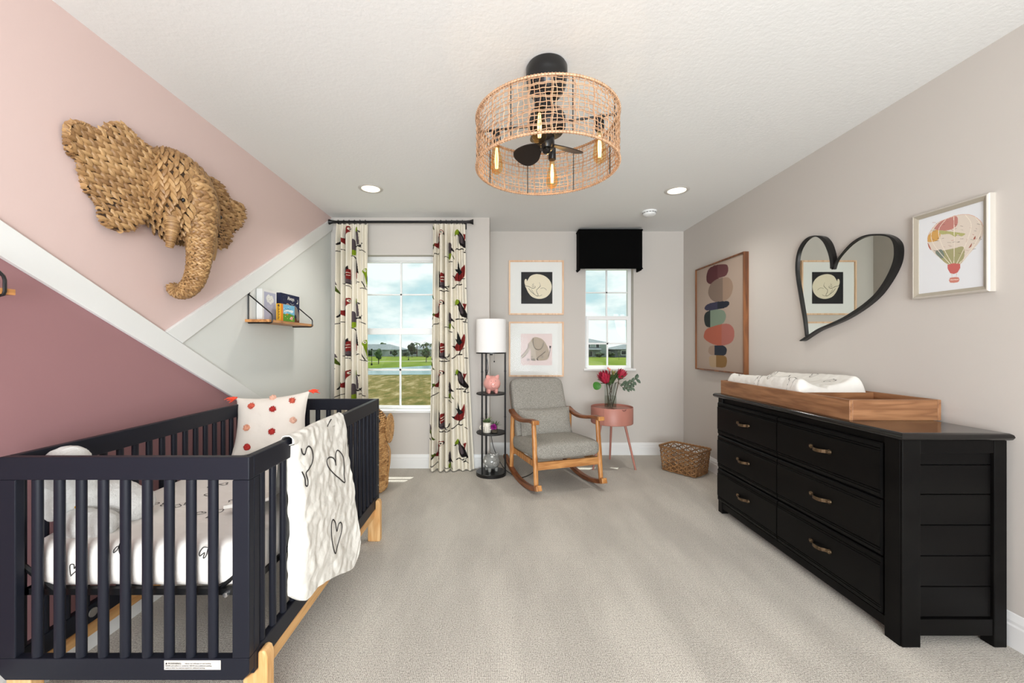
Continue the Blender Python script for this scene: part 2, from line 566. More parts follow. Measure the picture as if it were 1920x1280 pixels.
# diagonal battens of the accent wall: long one runs down to the baseboard, short one rises to the corner
def fw(a, b, t): return Vector((XL + t, a, b))
def lineA(y): return 1.627 - 0.52 * (y - 1.344)
def lineB(y): return 1.288 + 0.589 * (y - 2.0)
batA = [(-0.33, 2.4975), (YB1 - 0.004, lineA(YB1 - 0.004)), (YB1 - 0.004, 0.137), (3.984, 0.137), (-0.555, 2.4975)]
struct('trim_1', MB().prism(batA, fw, 0, 0.018), white_paint, bevel=0.002)
jb = 2.0 + 0.117 / (0.52 + 0.589)
batB = [(2.0, lineB(2.0)), (YB1 - 0.004, lineB(YB1 - 0.004)), (YB1 - 0.004, lineB(YB1) - 0.117), (jb, lineB(jb) - 0.117)]
struct('trim_2', MB().prism(batB, fw, 0, 0.018), white_paint, bevel=0.002)

# ------------------------------------------------------------------ windows
def window(name, w, yw, up, lo, midz, mun_u, mun_l):
    """w opening, yw wall face; up/lo glass rectangles (x0,x1,z0,z1)"""
    x0, x1, z0, z1 = w
    xc = (x0 + x1) / 2
    yf = yw + 0.085
    o = struct(name, MB().box(x0, up[0], yf, yf + 0.06, z0, z1).box(up[1], x1, yf, yf + 0.06, z0, z1)
               .box(up[0], up[1], yf, yf + 0.06, up[3], z1).box(up[0], up[1], yf, yf + 0.06, z0, lo[2] - 0.028), vinyl)
    s = MB()   # lower sash, standing inside
    s.box(up[0], lo[0], yf - 0.012, yf + 0.02, lo[2] - 0.03, midz + 0.022).box(lo[1], up[1], yf - 0.012, yf + 0.02, lo[2] - 0.03, midz + 0.022)
    s.box(lo[0], lo[1], yf - 0.012, yf + 0.02, lo[2] - 0.03, lo[2]).box(lo[0], lo[1], yf - 0.012, yf + 0.02, lo[3], midz + 0.022)
    a = s.build('lower_sash', vinyl, o, bevel=0.002)
    MB().box(xc - 0.009, xc + 0.009, yf - 0.004, yf + 0.012, lo[2], lo[3]).box(lo[0], lo[1], yf - 0.004, yf + 0.012, mun_l - 0.009, mun_l + 0.009).build('muntin', vinyl, a)
    MB().box(lo[0], lo[1], yf + 0.003, yf + 0.006, lo[2], lo[3]).build('pane', glass, a)
    s = MB()
    s.box(up[0], up[1], yf + 0.025, yf + 0.05, midz - 0.02, up[2]).box(up[0], up[1], yf + 0.025, yf + 0.05, up[3] - 0.012, up[3])
    b = s.build('upper_sash', vinyl, o)
    MB().box(xc - 0.009, xc + 0.009, yf + 0.03, yf + 0.046, up[2], up[3]).box(up[0], up[1], yf + 0.03, yf + 0.046, mun_u - 0.007, mun_u + 0.007).build('muntin', vinyl, b)
    MB().box(up[0], up[1], yf + 0.037, yf + 0.040, up[2], up[3]).build('pane', glass, b)
    MB().box(x0 - 0.02, x1 + 0.02, yw - 0.022, yw, z0 - 0.022, z0).box(x0 + 0.001, x1 - 0.001, yw, yf, z0, z0 + 0.003).build('window_sill', white_paint, o, bevel=0.003)
    return o
window('window_1', W1, YB1, (-1.385, -0.565, 1.40, 2.085), (-1.36, -0.59, 0.61, 1.335), 1.37, 1.745, 0.975)
window('window_2', W2, YB2, (1.025, 1.505, 1.56, 2.10), (1.055, 1.49, 0.995, 1.513), 1.535, 1.83, 1.245)

# ------------------------------------------------------------------ outdoors, seen through the windows
GZ = -3.1
def ground(name, poly, z, m):
    struct(name, MB().add([(x, y, z) for x, y in poly], [tuple(range(len(poly)))]), m, fix=False)
def outmat(name, c1, c2, scale, stretch=None, c3=None, bump=0.6, s2=1.0):
    m, nt, b = newmat(name)
    n = _noise(nt, scale, 6, 0.7, stretch=stretch)
    r = _ramp(nt, n.outputs['Fac'], [(0.36, lin(c1)), (0.52, lin(c2)), (0.64, lin(c3 or c2))])
    nt.links.new(r.outputs['Color'], b.inputs['Base Color'])
    b.inputs['Roughness'].default_value = 0.95; b.inputs['Specular IOR Level'].default_value = 0.05
    return m
dry = outmat('dry_field_grass', (80, 82, 40), (110, 98, 58), 0.9, (1, 0.35, 1), (150, 136, 102))
lawn_m = outmat('mown_lawn', (86, 104, 34), (102, 118, 40), 0.15, (1, 0.3, 1), (116, 126, 54))
path_m = plain('concrete_path', (168, 166, 156), 0.9)
m_w, nt, b = newmat('pond_water')
b.inputs['Base Color'].default_value = lin((96, 120, 122)); b.inputs['Roughness'].default_value = 0.25
n = _noise(nt, 1.2, 3, 0.6, stretch=(0.3, 1, 1)); _bump(nt, b, n.outputs['Fac'], 0.4, 0.05)
ground('ground_lawn', [(-220, 58), (260, 58), (260, 420), (-220, 420)], GZ - 0.02, lawn_m)
ground('ground_field', [(-220, 4.8), (-0.5, 4.8), (1.0, 60), (-220, 59)], GZ, dry)
ground('ground_side_lawn', [(-0.5, 4.8), (200, 4.8), (260, 60), (1.0, 60)], GZ - 0.01, lawn_m)
pond = [(-60, 59), (-12, 60.5), (-6, 61), (2, 74), (-4, 92), (-14, 89), (-20, 80), (-26, 75.5), (-40, 73), (-60, 73)]
ground('ground_pond', pond, GZ + 0.01, m_w)
ground('ground_path', [(-75, 108), (-30, 112), (-10, 121), (8, 130), (8, 127.2), (-10, 118.4), (-30, 109.6), (-75, 105.5)], GZ + 0.015, path_m)

roof_m = plain('grey_roof_shingles', (122, 130, 132), 0.9, var=(2.0, (104, 112, 116), 0.4, 0.6))
stucco_m = plain('pale_stucco', (160, 170, 166), 0.9)
stucco2 = plain('taupe_stucco', (104, 106, 108), 0.9)
dark_glass = plain('dark_house_windows', (30, 38, 42), 0.2)

def house(label, x0, x1, y0, y1, eave, ridge, hip, wall_m, wins, porch=None):
    t = thing('house', label, 'house', ((x0 + x1) / 2, y0, GZ))
    w = MB().box(x0, x1, y0, y1, GZ, GZ + eave).build('wall', wall_m, t)
    o = 0.7; ym = (y0 + y1) / 2; ze = GZ + eave; zr = GZ + ridge
    v = [(x0 - o, y0 - o, ze), (x1 + o, y0 - o, ze), (x1 + o, y1 + o, ze), (x0 - o, y1 + o, ze), (x0 + hip, ym, zr), (x1 - hip, ym, zr)]
    MB().add(v, [(0, 1, 5, 4), (1, 2, 5), (2, 3, 4, 5), (3, 0, 4), (3, 2, 1, 0)]).build('roof', roof_m, t)
    for (a, b_, c, d) in wins:
        f = MB().box(a - 0.15, b_ + 0.15, y0 - 0.06, y0 + 0.02, GZ + c - 0.15, GZ + d + 0.15).build('window', vinyl, w)
        MB().box(a, b_, y0 - 0.09, y0 - 0.05, GZ + c, GZ + d).build('pane', dark_glass, w)
    if porch:
        a, b_, c, d = porch
        MB().add([(a, y0 - 3, GZ + c), (b_, y0 - 3, GZ + c), (b_, y0, GZ + d), (a, y0, GZ + d), (a, y0 - 3, GZ + c - .25), (b_, y0 - 3, GZ + c - .25), (b_, y0, GZ + c - .25), (a, y0, GZ + c - .25)],
                 [(0, 1, 2, 3), (4, 5, 1, 0), (4, 0, 3, 7), (5, 6, 2, 1), (4, 7, 6, 5)]).build('porch_roof', roof_m, t)
        for k in range(3):
            xx = a + 0.3 + (b_ - a - 0.6) * k / 2
            MB().box(xx - 0.15, xx + 0.15, y0 - 2.9, y0 - 2.6, GZ, GZ + c - .25).build('post', wall_m, t)
    return t
# across the pond
house('long single storey house with grey hip roof across the pond', -62, -38.5, 164, 176, 2.7, 5.0, 6, stucco_m,
      [(-59, -56, .9, 2.3), (-53, -50, .2, 2.3), (-48, -46, .9, 2.2), (-43, -40.5, .9, 2.2)])
house('single storey house beside the palm trees across the pond', -36.5, -18, 166, 178, 2.8, 4.9, 6, stucco_m,
      [(-34, -32, .9, 2.3), (-30, -27, .2, 2.4), (-24, -21, .9, 2.3)])
# seen through the small window
house('two storey pale house with small dark upper windows', 28.5, 43.5, 158, 170, 5.5, 7.4, 7, stucco_m,
      [(35.5, 36.6, 3.6, 5.0), (39.0, 40.2, 3.6, 5.0), (33, 34.4, .2, 2.2), (35.3, 37.5, .2, 2.2)], (28.8, 40.5, 2.9, 3.7))
house('low grey house with wide pale roof behind the bare sapling', 44.6, 66, 152, 166, 3.0, 5.7, 9, stucco2,
      [(47, 49.5, 1.0, 2.4), (52, 54, .2, 2.4), (56, 58.5, .4, 2.4)])

bark = plain('tree_bark', (96, 84, 70), 0.9)
def tree(name, label, x, y, h, cw, ch, c1, c2, seed, group=None, cat='tree', trunk=0.12):
    rnd = random.Random(seed)
    t = thing(name, label, cat, (x, y, GZ), group=group)
    MB().tube([(x, y, GZ), (x + .05, y, GZ + h * .5), (x, y, GZ + h - ch * .5)], [trunk, trunk * .8, trunk * .5], 7).build('trunk', bark, t, smooth=True)
    mb = MB()
    for k in range(26):
        a = rnd.uniform(0, 2 * pi); rr = rnd.uniform(0, 1) ** .6
        zz = rnd.uniform(-1, 1)
        q = sqrt(max(0, 1 - zz * zz)) * rr
        s = rnd.uniform(.22, .38)
        mb.ball((x + cw / 2 * .75 * q * cos(a), y + cw / 2 * .75 * q * sin(a), GZ + h - ch / 2 + zz * ch / 2 * .75), (cw * s * .6, cw * s * .6, ch * s * .55), 9, 6, jit=.35)
    mb.build('foliage', leafy('foliage_' + name, [(0, c1), (1, c2)], 3.0, 0.9), t)
    return t
tree('young_tree', 'small round crowned tree on the lawn left of the window bar', -28, 96.6, 3.6, 1.9, 2.7, (60, 84, 52), (92, 112, 76), 1)
tree('round_tree', 'dark leafy tree at the right edge of the large window pane', -18.6, 108, 3.9, 2.3, 2.9, (34, 62, 30), (66, 96, 44), 2)
tree('bushy_tree', 'dark bushy tree standing left of the palms', -31.5, 152, 5.4, 3.2, 4.2, (38, 52, 36), (70, 82, 52), 3)
for i, (x, y, h, w, lab) in enumerate([(-55, 160, 3.3, 2.2, 'leftmost shrub before the long far house, taller than wide'), (-50.5, 160, 2.6, 3.4, 'wide low shrub, second from the left before the long far house'),
                                       (-46.5, 161, 3.0, 2.6, 'round shrub left of the middle window bar before the long far house'), (-39.5, 158, 2.8, 2.4, 'shrub standing in the gap between the two far houses'),
                                       (-35, 158, 1.9, 3.0, 'lowest shrub, just left of the bushy tree by the palms'), (-27, 156, 2.0, 4.4, 'very wide low shrub under the middle of the palms'), (-22, 155, 2.2, 4.0, 'wide shrub under the rightmost palm across the pond')]):
    tree('shrub', lab, x, y, h, w, h * .8, (34, 50, 34), (70, 92, 52), 10 + i, 'shrubs along the far houses', 'shrub')
for i, (x, y, h, w, lab) in enumerate([(30.5, 150, 2.2, 3.0, 'leftmost garden shrub before the two storey house'), (34.5, 151, 3.0, 1.8, 'narrow tall garden shrub before the two storey house'),
                                       (38, 149, 1.8, 3.6, 'lowest and widest garden shrub right of the narrow tall one'), (42, 149, 2.2, 3.2, 'rightmost garden shrub, at the corner of the two storey house')]):
    tree('hedge_shrub', lab, x, y, h, w, h * .85, (30, 44, 28), (68, 88, 48), 30 + i, 'shrubs before the two storey house', 'shrub')
for i, (x, y, h, w, lab) in enumerate([(-64, 185, 6.0, 4.0, 'left and larger treetop showing over the roof of the long far house'), (-52, 186, 5.7, 3.4, 'right and smaller treetop showing over the roof of the long far house')]):
    tree('far_tree', lab, x, y, h, w, 2.6, (40, 66, 36), (74, 96, 50), 50 + i, 'treetops over the far roof')
tree('sapling', 'thin bare sapling on the lawn in front of the low grey house', 37.0, 122, 3.1, .8, 2.2, (92, 104, 92), (120, 124, 110), 61, trunk=.04)

frond_m = leafy('palm_fronds', [(0, (42, 70, 40)), (1, (84, 108, 58))], 3.0, 0.8)
def palm(x, y, h, seed, lab):
    rnd = random.Random(seed)
    t = thing('palm_tree', lab, 'tree', (x, y, GZ), group='palms across the pond')
    MB().tube([(x, y, GZ), (x, y, GZ + h)], [.2, .15], 7).build('trunk', bark, t, smooth=True)
    mb = MB()
    for k in range(15):
        a = k * 2.4; L = rnd.uniform(1.2, 1.7); up = rnd.uniform(-.2, .9)
        pts = [Vector((x, y, GZ + h)) + Vector((cos(a) * L * q, sin(a) * L * q, up * L * q * .9 - L * .75 * q * q)) for q in (0, .3, .6, .85, 1)]
        mb.ribbon(pts, [Vector((0, 0, 1))] * 5, .5)
    mb.build('fronds', frond_m, t, fix=False)
for i, (x, y, h) in enumerate([(-31.2, 160, 5.3), (-28.7, 161, 4.9), (-27.0, 158, 5.4), (-25.3, 162, 5.0), (-23.2, 158, 5.2)]):
    palm(x, y, h, i, ['leftmost of the five palms across the pond', 'second palm from the left across the pond', 'middle palm of the five across the pond', 'second palm from the right across the pond', 'rightmost of the five palms across the pond'][i])

def lamp_post(x, y, h, label):
    t = thing('lamp_post', label, 'lamp post', (x, y, GZ))
    MB().cyl((x, y, GZ), (x, y, GZ + h), .08, .05, 8).box(x - .16, x + .16, y - .16, y + .16, GZ, GZ + .4).build('post', black_metal, t)
    MB().cyl((x, y, GZ + h), (x, y, GZ + h + .35), .12, .22, 8).build('lantern', black_metal, t)
lamp_post(-27.6, 90, 3.3, 'thin lamp post on the lawn left of the young tree')
lamp_post(-26.3, 122, 4.0, 'thin lamp post right beside the middle window bar')

# ------------------------------------------------------------------ curtains
rod = thing('curtain_rod', 'black metal curtain rod with flared ends above the large window', 'curtain rod', (-0.92, 3.95, 2.425))
RZ, RY = 2.425, 3.945
MB().cyl((-1.585, RY, RZ), (-0.26, RY, RZ), .0125, n=14).build('pole', black_metal, rod, smooth=True)
for s_, xe in ((-1, -1.575), (1, -0.27)):
    MB().tube([(xe - s_ * .01, RY, RZ), (xe + s_ * .012, RY, RZ), (xe + s_ * .03, RY, RZ), (xe + s_ * .042, RY, RZ), (xe + s_ * .05, RY, RZ)],
              [.014, .0145, .019, .025, .026], 18).build('finial', black_metal, rod, smooth=True)
    MB().box(xe - s_ * .035 - .006, xe - s_ * .035 + .006, RY, YB1, RZ - .02, RZ - .008).box(xe - s_ * .035 - .012, xe - s_ * .035 + .012, YB1 - .006, YB1, RZ - .045, RZ + .03).build('bracket', black_metal, rod)

CREAM = (226, 219, 203); BLK = (30, 26, 27); GRY = (84, 74, 78); RED = (122, 38, 36); GRN = (126, 148, 34); DGR = (70, 84, 26)
def fabric_art(items, period, y0, y1):
    """items drawn for one repeat in crop units, repeated"""
    A = Art()
    for k in range(-8, 9):
        off = k * period
        for it in items:
            ys = [p[1] for p in it[1]]
            if max(ys) + off < y0 - 5 or min(ys) + off > y1 + 5: continue
            P = [(p[0], p[1] + off) for p in it[1]]
            if it[0] == 'b': A.blob(P, it[2], 5)
            elif it[0] == 'p': A.poly(P, it[2])
            else: A.line(P, it[3], it[2])
    return A
def circ(x, y, r): return [(x + r * cos(a), y + r * 1.15 * sin(a)) for a in [2 * pi * i / 10 for i in range(10)]]
# right curtain; crop units: x 0..486 = px 800..895, y scale .1955 from px 640
itR = [
 # red bird with white eye, lower left, with forked green tail
 ('b', [(118, 300), (135, 275), (155, 285), (150, 310), (132, 330), (128, 400), (118, 435), (90, 440), (70, 415), (95, 398), (112, 360)], RED),
 ('p', [(105, 325), (120, 330), (132, 395), (118, 410)], BLK), ('p', [(48, 405), (75, 398), (85, 420), (62, 432)], DGR), ('p', [(60, 425), (75, 425), (48, 465), (42, 460)], BLK),
 ('b', circ(139, 298, 13), (236, 228, 212)), ('b', circ(139, 298, 6), BLK), ('p', [(150, 290), (164, 300), (150, 318)], BLK),
 ('l', [(35, 535), (70, 510), (122, 490)], BLK, 8), ('l', [(112, 440), (130, 446)], BLK, 6),
 # red striped bird next to it
 ('p', [(118, 655), (135, 680), (138, 815), (118, 818)], BLK), ('b', [(138, 690), (165, 695), (180, 680), (172, 740), (168, 790), (142, 790)], RED), ('b', [(138, 780), (168, 775), (180, 820), (150, 835), (130, 815)], GRY),
 ('l', [(142, 728), (158, 718)], (236, 228, 212), 6), ('l', [(144, 752), (160, 742)], (236, 228, 212), 6), ('l', [(120, 820), (150, 812), (195, 820), (208, 790)], BLK, 8), ('l', [(170, 800), (195, 840)], BLK, 7),
 ('l', [(135, 855), (165, 862), (208, 855)], BLK, 9),
 # grey and green upright bird
 ('b', [(205, 395), (238, 405), (240, 500), (232, 515), (208, 500)], GRY), ('b', [(206, 500), (238, 500), (236, 545), (220, 553), (205, 540)], GRN), ('p', [(200, 470), (212, 440), (215, 485)], BLK), ('p', [(238, 440), (262, 480), (238, 478)], BLK), ('p', [(238, 500), (262, 550), (252, 548)], DGR),
 ('l', [(180, 532), (205, 536)], BLK, 7), ('l', [(205, 568), (222, 574), (245, 580)], BLK, 8),
 # green headed black bird with red tail
 ('b', [(268, 300), (290, 270), (318, 285), (345, 330), (385, 400), (402, 440), (360, 440), (325, 420), (305, 370), (300, 330)], BLK), ('b', [(310, 300), (335, 330), (352, 400), (325, 395), (308, 340)], GRY),
 ('b', [(268, 305), (276, 280), (296, 268), (308, 290), (296, 318), (276, 318)], GRN), ('p', [(345, 308), (384, 306), (362, 372)], RED), ('p', [(262, 318), (280, 306), (276, 330)], BLK),
 ('l', [(330, 425), (312, 450)], (236, 228, 212), 7), ('l', [(282, 458), (320, 455), (352, 458)], BLK, 10), ('l', [(352, 480), (375, 478), (372, 462), (398, 440)], BLK, 8), ('l', [(356, 484), (404, 490)], BLK, 7),
 # red bird with pointed black wing
 ('b', [(262, 720), (290, 690), (320, 665), (345, 625), (362, 600), (368, 640), (360, 710), (330, 755), (290, 762), (266, 745)], RED), ('p', [(298, 570), (318, 640), (345, 680), (310, 705), (268, 640), (295, 652)], (30, 34, 34)),
 ('p', [(244, 712), (268, 716), (262, 738)], BLK), ('l', [(248, 832), (290, 800), (340, 796)], BLK, 9), ('l', [(310, 796), (325, 755), (362, 735)], BLK, 7),
 # left edge bird
 ('p', [(12, 785), (30, 800), (55, 850), (36, 850), (20, 862), (12, 862)], GRY), ('p', [(12, 850), (35, 850), (80, 940), (68, 938), (30, 890), (12, 880)], DGR), ('l', [(5, 932), (22, 936), (38, 950)], BLK, 12),
 ('l', [(368, 156), (392, 162)], BLK, 9),
]
# left curtain; crop units: x 0..301 = px 620..700, y scale .2656 from px 410
itL = [
 ('b', [(108, 580), (118, 562), (135, 560), (140, 580), (122, 605), (112, 640), (104, 685), (85, 680), (75, 655), (95, 640)], RED), ('p', [(96, 610), (108, 600), (112, 650), (92, 655)], BLK), ('p', [(60, 650), (85, 645), (80, 662), (62, 668)], DGR), ('p', [(58, 665), (68, 665), (50, 700), (46, 695)], BLK),
 ('b', circ(127, 579, 8), (236, 228, 212)), ('b', circ(127, 579, 3.6), BLK), ('p', [(136, 570), (145, 578), (136, 590)], BLK), ('l', [(36, 750), (60, 735), (95, 728)], BLK, 5),
 ('b', [(172, 575), (184, 562), (192, 585), (196, 640), (196, 690), (182, 680), (172, 620)], GRY), ('b', [(172, 580), (184, 560), (192, 580), (184, 595), (174, 595)], GRN), ('p', [(192, 590), (204, 596), (196, 605)], BLK),
 ('b', [(154, 660), (170, 665), (172, 740), (155, 740)], GRY), ('b', [(154, 735), (172, 732), (170, 765), (155, 766)], GRN), ('l', [(144, 768), (165, 775), (172, 790)], BLK, 5),
 ('l', [(175, 702), (200, 700), (222, 685)], BLK, 10), ('l', [(200, 690), (216, 710)], BLK, 6), ('l', [(200, 728), (220, 730), (240, 742)], BLK, 5),
 ('p', [(172, 780), (192, 820), (196, 895), (175, 890)], BLK), ('p', [(176, 885), (192, 885), (192, 930), (180, 935)], RED), ('l', [(174, 962), (196, 955)], BLK, 6), ('l', [(178, 950), (190, 930)], BLK, 4),
 ('p', [(100, 845), (112, 860), (122, 840), (124, 870), (118, 960), (100, 955), (92, 900)], BLK), ('b', [(118, 870), (138, 872), (142, 930), (132, 948), (112, 940)], RED), ('b', [(108, 940), (138, 935), (140, 965), (115, 968)], GRY),
 ('l', [(112, 892), (128, 888)], (236, 228, 212), 3), ('l', [(112, 910), (128, 906)], (236, 228, 212), 3), ('l', [(90, 968), (115, 960), (145, 970), (152, 950)], BLK, 5), ('l', [(112, 982), (130, 985), (152, 1000)], BLK, 5),
 ('b', [(226, 880), (234, 860), (250, 855), (258, 885), (266, 920), (264, 1000), (250, 975), (238, 930), (232, 900)], GRN), ('b', circ(238, 872, 8), (236, 228, 212)), ('b', circ(238, 872, 3), BLK), ('b', [(252, 910), (262, 905), (268, 950), (258, 960), (250, 935)], GRY),
 ('l', [(202, 996), (235, 1000), (264, 1010)], BLK, 5), ('l', [(224, 952), (240, 1000)], BLK, 4), ('l', [(248, 980), (262, 1000)], BLK, 4),
 ('p', [(28, 935), (45, 955), (50, 980), (38, 975), (28, 990)], GRY), ('p', [(28, 975), (42, 975), (62, 1045), (50, 1030), (28, 1005)], DGR), ('l', [(26, 1048), (40, 1056)], BLK, 7),
]
cur_m = attr_mat('bird_print_linen', 0.85, (420, 0.15, 0.0006), 0.1)
def curtain(name_label, xt, xb, folds, phase, art, scl, px0, py0, flare):
    t = thing('curtain', name_label, 'curtain', ((xb[0] + xb[1]) / 2, RY, 0))
    ztop, zbot = 2.405, 0.012
    nu, nv = 260, 640
    uv = []
    mb = MB()
    def fn(a, b):
        z = ztop + (zbot - ztop) * b
        x0 = xt[0] + (xb[0] - xt[0]) * b ** flare; x1 = xt[1] + (xb[1] - xt[1]) * b ** flare
        w = a + 0.018 * sin(2 * pi * (2.3 * a + phase)) * sin(pi * a)
        amp = (0.034 + 0.016 * b) * (0.75 + 0.3 * sin(5.1 * a + phase * 3))
        ph = 2 * pi * (folds * w + phase) + 0.35 * sin(3.0 * b + 9 * a)
        y = RY + 0.004 + amp * sin(ph) + 0.006 * sin(2 * ph + 1.3)
        if b < .05: y = RY + .004 + (y - RY - .004) * (0.45 + 11 * b) + .004 * sin(folds * 4 * pi * a) * (1 - b * 20)
        x = x0 + (x1 - x0) * a + 0.22 * amp * cos(ph) * sin(pi * a)
        X = CX + F * x / RY; Y = CY - F * (z - CAMZ) / RY
        # printed position uses the cloth parameter
        xs0 = CX + F * x0 / RY; xs1 = CX + F * x1 / RY
        uv.append(((xs0 + (xs1 - xs0) * a - px0) / scl, (Y - py0) / scl))
        return (x, y, z)
    mb.grid(fn, nu, nv)
    o = mb.build('drape', cur_m, t, smooth=True, ang=180, fix=False)
    paint(o, uv, art, CREAM)
    so = o.modifiers.new('thick', 'SOLIDIFY'); so.thickness = 0.0015
    for k in range(6):
        xx = xt[0] + (xt[1] - xt[0]) * (k + .5) / 6
        MB().tube([(xx, RY + .021 * cos(a), RZ - .004 + .021 * sin(a)) for a in [2 * pi * i / 16 for i in range(16)]], .0026, 6, closed=True).build('ring', black_metal, t, smooth=True)
    return t
artR = fabric_art(itR, 670, -1250, 1300)
artL = fabric_art(itL, 508, -40, 1900)
# the right panel as the photo shows it, the left one drawn closed up beside the wall
curtain('bird print curtain panel hanging right of the large window down to the floor', (-0.617, -0.300), (-0.660, -0.212), 6.2, .15, artR, .1955, 800, 640, 1.6)
curtain('bird print curtain panel hanging left of the large window behind the crib', (-1.560, -1.243), (-1.578, -1.225), 6.4, .4, artL, .2656, 620, 410, 1.6)

# ------------------------------------------------------------------ black window valance
val = thing('window_valance', 'black velvet box valance over the small window', 'valance', (1.27, 4.54, 2.05))
velvet = plain('black_velvet', (5, 5, 5), 0.95, spec=.1, bump=(18, 0.2, 0.004))
MB().box(.90, 1.585, 4.385, 4.402, 2.055, 2.478).box(.90, .917, 4.402, 4.54, 2.04, 2.478).box(1.568, 1.585, 4.402, 4.54, 2.04, 2.478).box(.917, 1.568, 4.402, 4.54, 2.465, 2.478).build('box', velvet, val, bevel=.006, seg=3, smooth=True)
for z in (2.058, 2.475): MB().tube([(.90, 4.54, z), (.897, 4.39, z), (.903, 4.383, z), (1.582, 4.383, z), (1.588, 4.39, z), (1.585, 4.54, z)], .006, 8).build('piping', velvet, val, smooth=True)

# ------------------------------------------------------------------ framed prints on the recessed wall
INK = (24, 24, 26)
def art_plane(name, mat, parent, fn, nu, nv, art, base, uvf):
    """dense flat sheet; fn(a,b)->point, uvf(a,b)->art coordinates"""
    uv = []
    mb = MB()
    def g(a, b):
        uv.append(uvf(a, b)); return fn(a, b)
    mb.grid(g, nu, nv)
    o = mb.build(name, mat, parent, fix=False)
    paint(o, uv, art, base)
    return o
paper_m = attr_mat('printed_paper', 0.7)
mat_board = plain('white_mat_board', (233, 234, 230), 0.8)
blond = wood('blond_frame_wood', (222, 178, 140), (240, 206, 172), 'Z', 6, 0.5)
def framed(name, label, x0, x1, z0, z1, Y, art, base, cx0, cx1, cz0, cz1, uvf):
    t = thing(name, label, 'picture', ((x0 + x1) / 2, Y, z0))
    fwid = .017; d = .028
    MB().box(x0, x0 + fwid, Y - d, Y, z0, z1).box(x1 - fwid, x1, Y - d, Y, z0, z1).box(x0 + fwid, x1 - fwid, Y - d, Y, z0, z0 + fwid).box(x0 + fwid, x1 - fwid, Y - d, Y, z1 - fwid, z1).build('frame', blond, t, bevel=.001)
    yb = Y - .012; k = .0
    m = MB().box(x0 + fwid, x1 - fwid, yb, yb + .004, z0 + fwid, cz0).box(x0 + fwid, x1 - fwid, yb, yb + .004, cz1, z1 - fwid).box(x0 + fwid, cx0, yb, yb + .004, cz0, cz1).box(cx1, x1 - fwid, yb, yb + .004, cz0, cz1)
    m.build('mat_board', mat_board, t)
    fn = lambda a, b: (cx0 + (cx1 - cx0) * a, yb + .003, cz1 + (cz0 - cz1) * b)
    art_plane('print', paper_m, t, fn, 190, 190, art, base, uvf)
    MB().box(x0 + fwid, x1 - fwid, Y - .020, Y - .018, z0 + fwid, z1 - fwid).build('glass_pane', pane_glass, t)
    return t
CR = (232, 222, 196)
A1 = Art()   # curled sleeping fox-like animal drawn as a pale disc; units: crop 8-8 px 920.., 4 per px
A1.blob([(258, 540), (275, 505), (300, 470), (345, 456), (400, 468), (440, 500), (458, 545), (448, 595), (415, 630), (365, 643), (315, 630), (285, 600), (265, 560)], CR)
A1.blob([(262, 492), (270, 500), (270, 530), (262, 543), (254, 525), (254, 505)], CR)
A1.line([(255, 543), (285, 550), (310, 562), (330, 560), (334, 548)], 3, INK).line([(312, 530), (318, 542), (322, 525)], 1.6, INK).line([(308, 545), (318, 552), (328, 544)], 2, INK)
A1.line([(285, 565), (305, 590), (330, 610), (350, 622), (356, 612), (345, 590), (345, 575), (360, 560), (374, 545)], 3, INK).line([(305, 572), (318, 592), (330, 612)], 2, INK)
A1.line([(374, 565), (395, 560), (412, 568), (418, 578)], 2, INK).line([(350, 622), (370, 620), (385, 612)], 2, INK).line([(365, 520), (372, 535), (370, 545)], 1.5, INK)
P1 = (at(954, 488, YB2 - .02), at(1057, 590, YB2 - .02))
framed('framed_print', 'framed black print of a pale curled up sleeping animal, upper of two', P1[0].x, P1[1].x, P1[1].z, P1[0].z, YB2, A1, (36, 36, 38),
       at(977, 0, YB2).x, at(1035.5, 0, YB2).x, at(0, 569.5, YB2).z, at(0, 510, YB2).z, lambda a, b: (228 + 235 * a, 440 + 240 * b))
A2 = Art()   # grey brown elephant sitting on pink
EL = (176, 160, 140); 
A2.blob([(300, 960), (318, 930), (345, 926), (385, 940), (415, 975), (435, 1020), (442, 1060), (430, 1090), (400, 1102), (350, 1100), (330, 1080), (312, 1060), (302, 1030)], EL, 8)
A2.blob([(300, 960), (285, 970), (280, 1000), (262, 1030), (228, 1070), (235, 1080), (262, 1060), (296, 1010), (302, 1090), (340, 1098), (330, 1000)], (196, 184, 168), 6)
A2.blob([(318, 940), (340, 930), (370, 935), (398, 968), (388, 1000), (365, 1022), (335, 1015), (320, 990)], EL)
A2.line([(318, 935), (320, 985), (335, 1012), (362, 1020), (385, 1005), (398, 968)], 3.5, INK).line([(410, 1035), (380, 1060), (350, 1085), (352, 1100)], 4, INK).line([(385, 1062), (390, 1078), (380, 1080)], 3, INK)
A2.line([(282, 975), (280, 1005), (262, 1032), (228, 1072), (240, 1080), (262, 1062)], 2.5, INK).line([(262, 1062), (290, 1020)], 2, INK)
A2.line([(432, 1070), (444, 1040), (447, 1000)], 3, INK).poly([(440, 990), (456, 994), (450, 1010), (442, 1008)], INK).line([(305, 1075), (315, 1072)], 3, INK)
for x in (272, 284, 305, 316, 326, 350): A2.line([(x, 1090), (x + 4, 1100)], 5, INK)
P2 = (at(954, 603, YB2 - .02), at(1057, 706, YB2 - .02))
framed('framed_print', 'framed pink print of a sitting grey elephant, lower one behind the rocking chair', P2[0].x, P2[1].x, P2[1].z, P2[0].z, YB2, A2, (226, 208, 204),
       at(976.5, 0, YB2).x, at(1035, 0, YB2).x, at(0, 684.5, YB2).z, at(0, 625.5, YB2).z, lambda a, b: (225 + 237 * a, 900 + 238 * b))

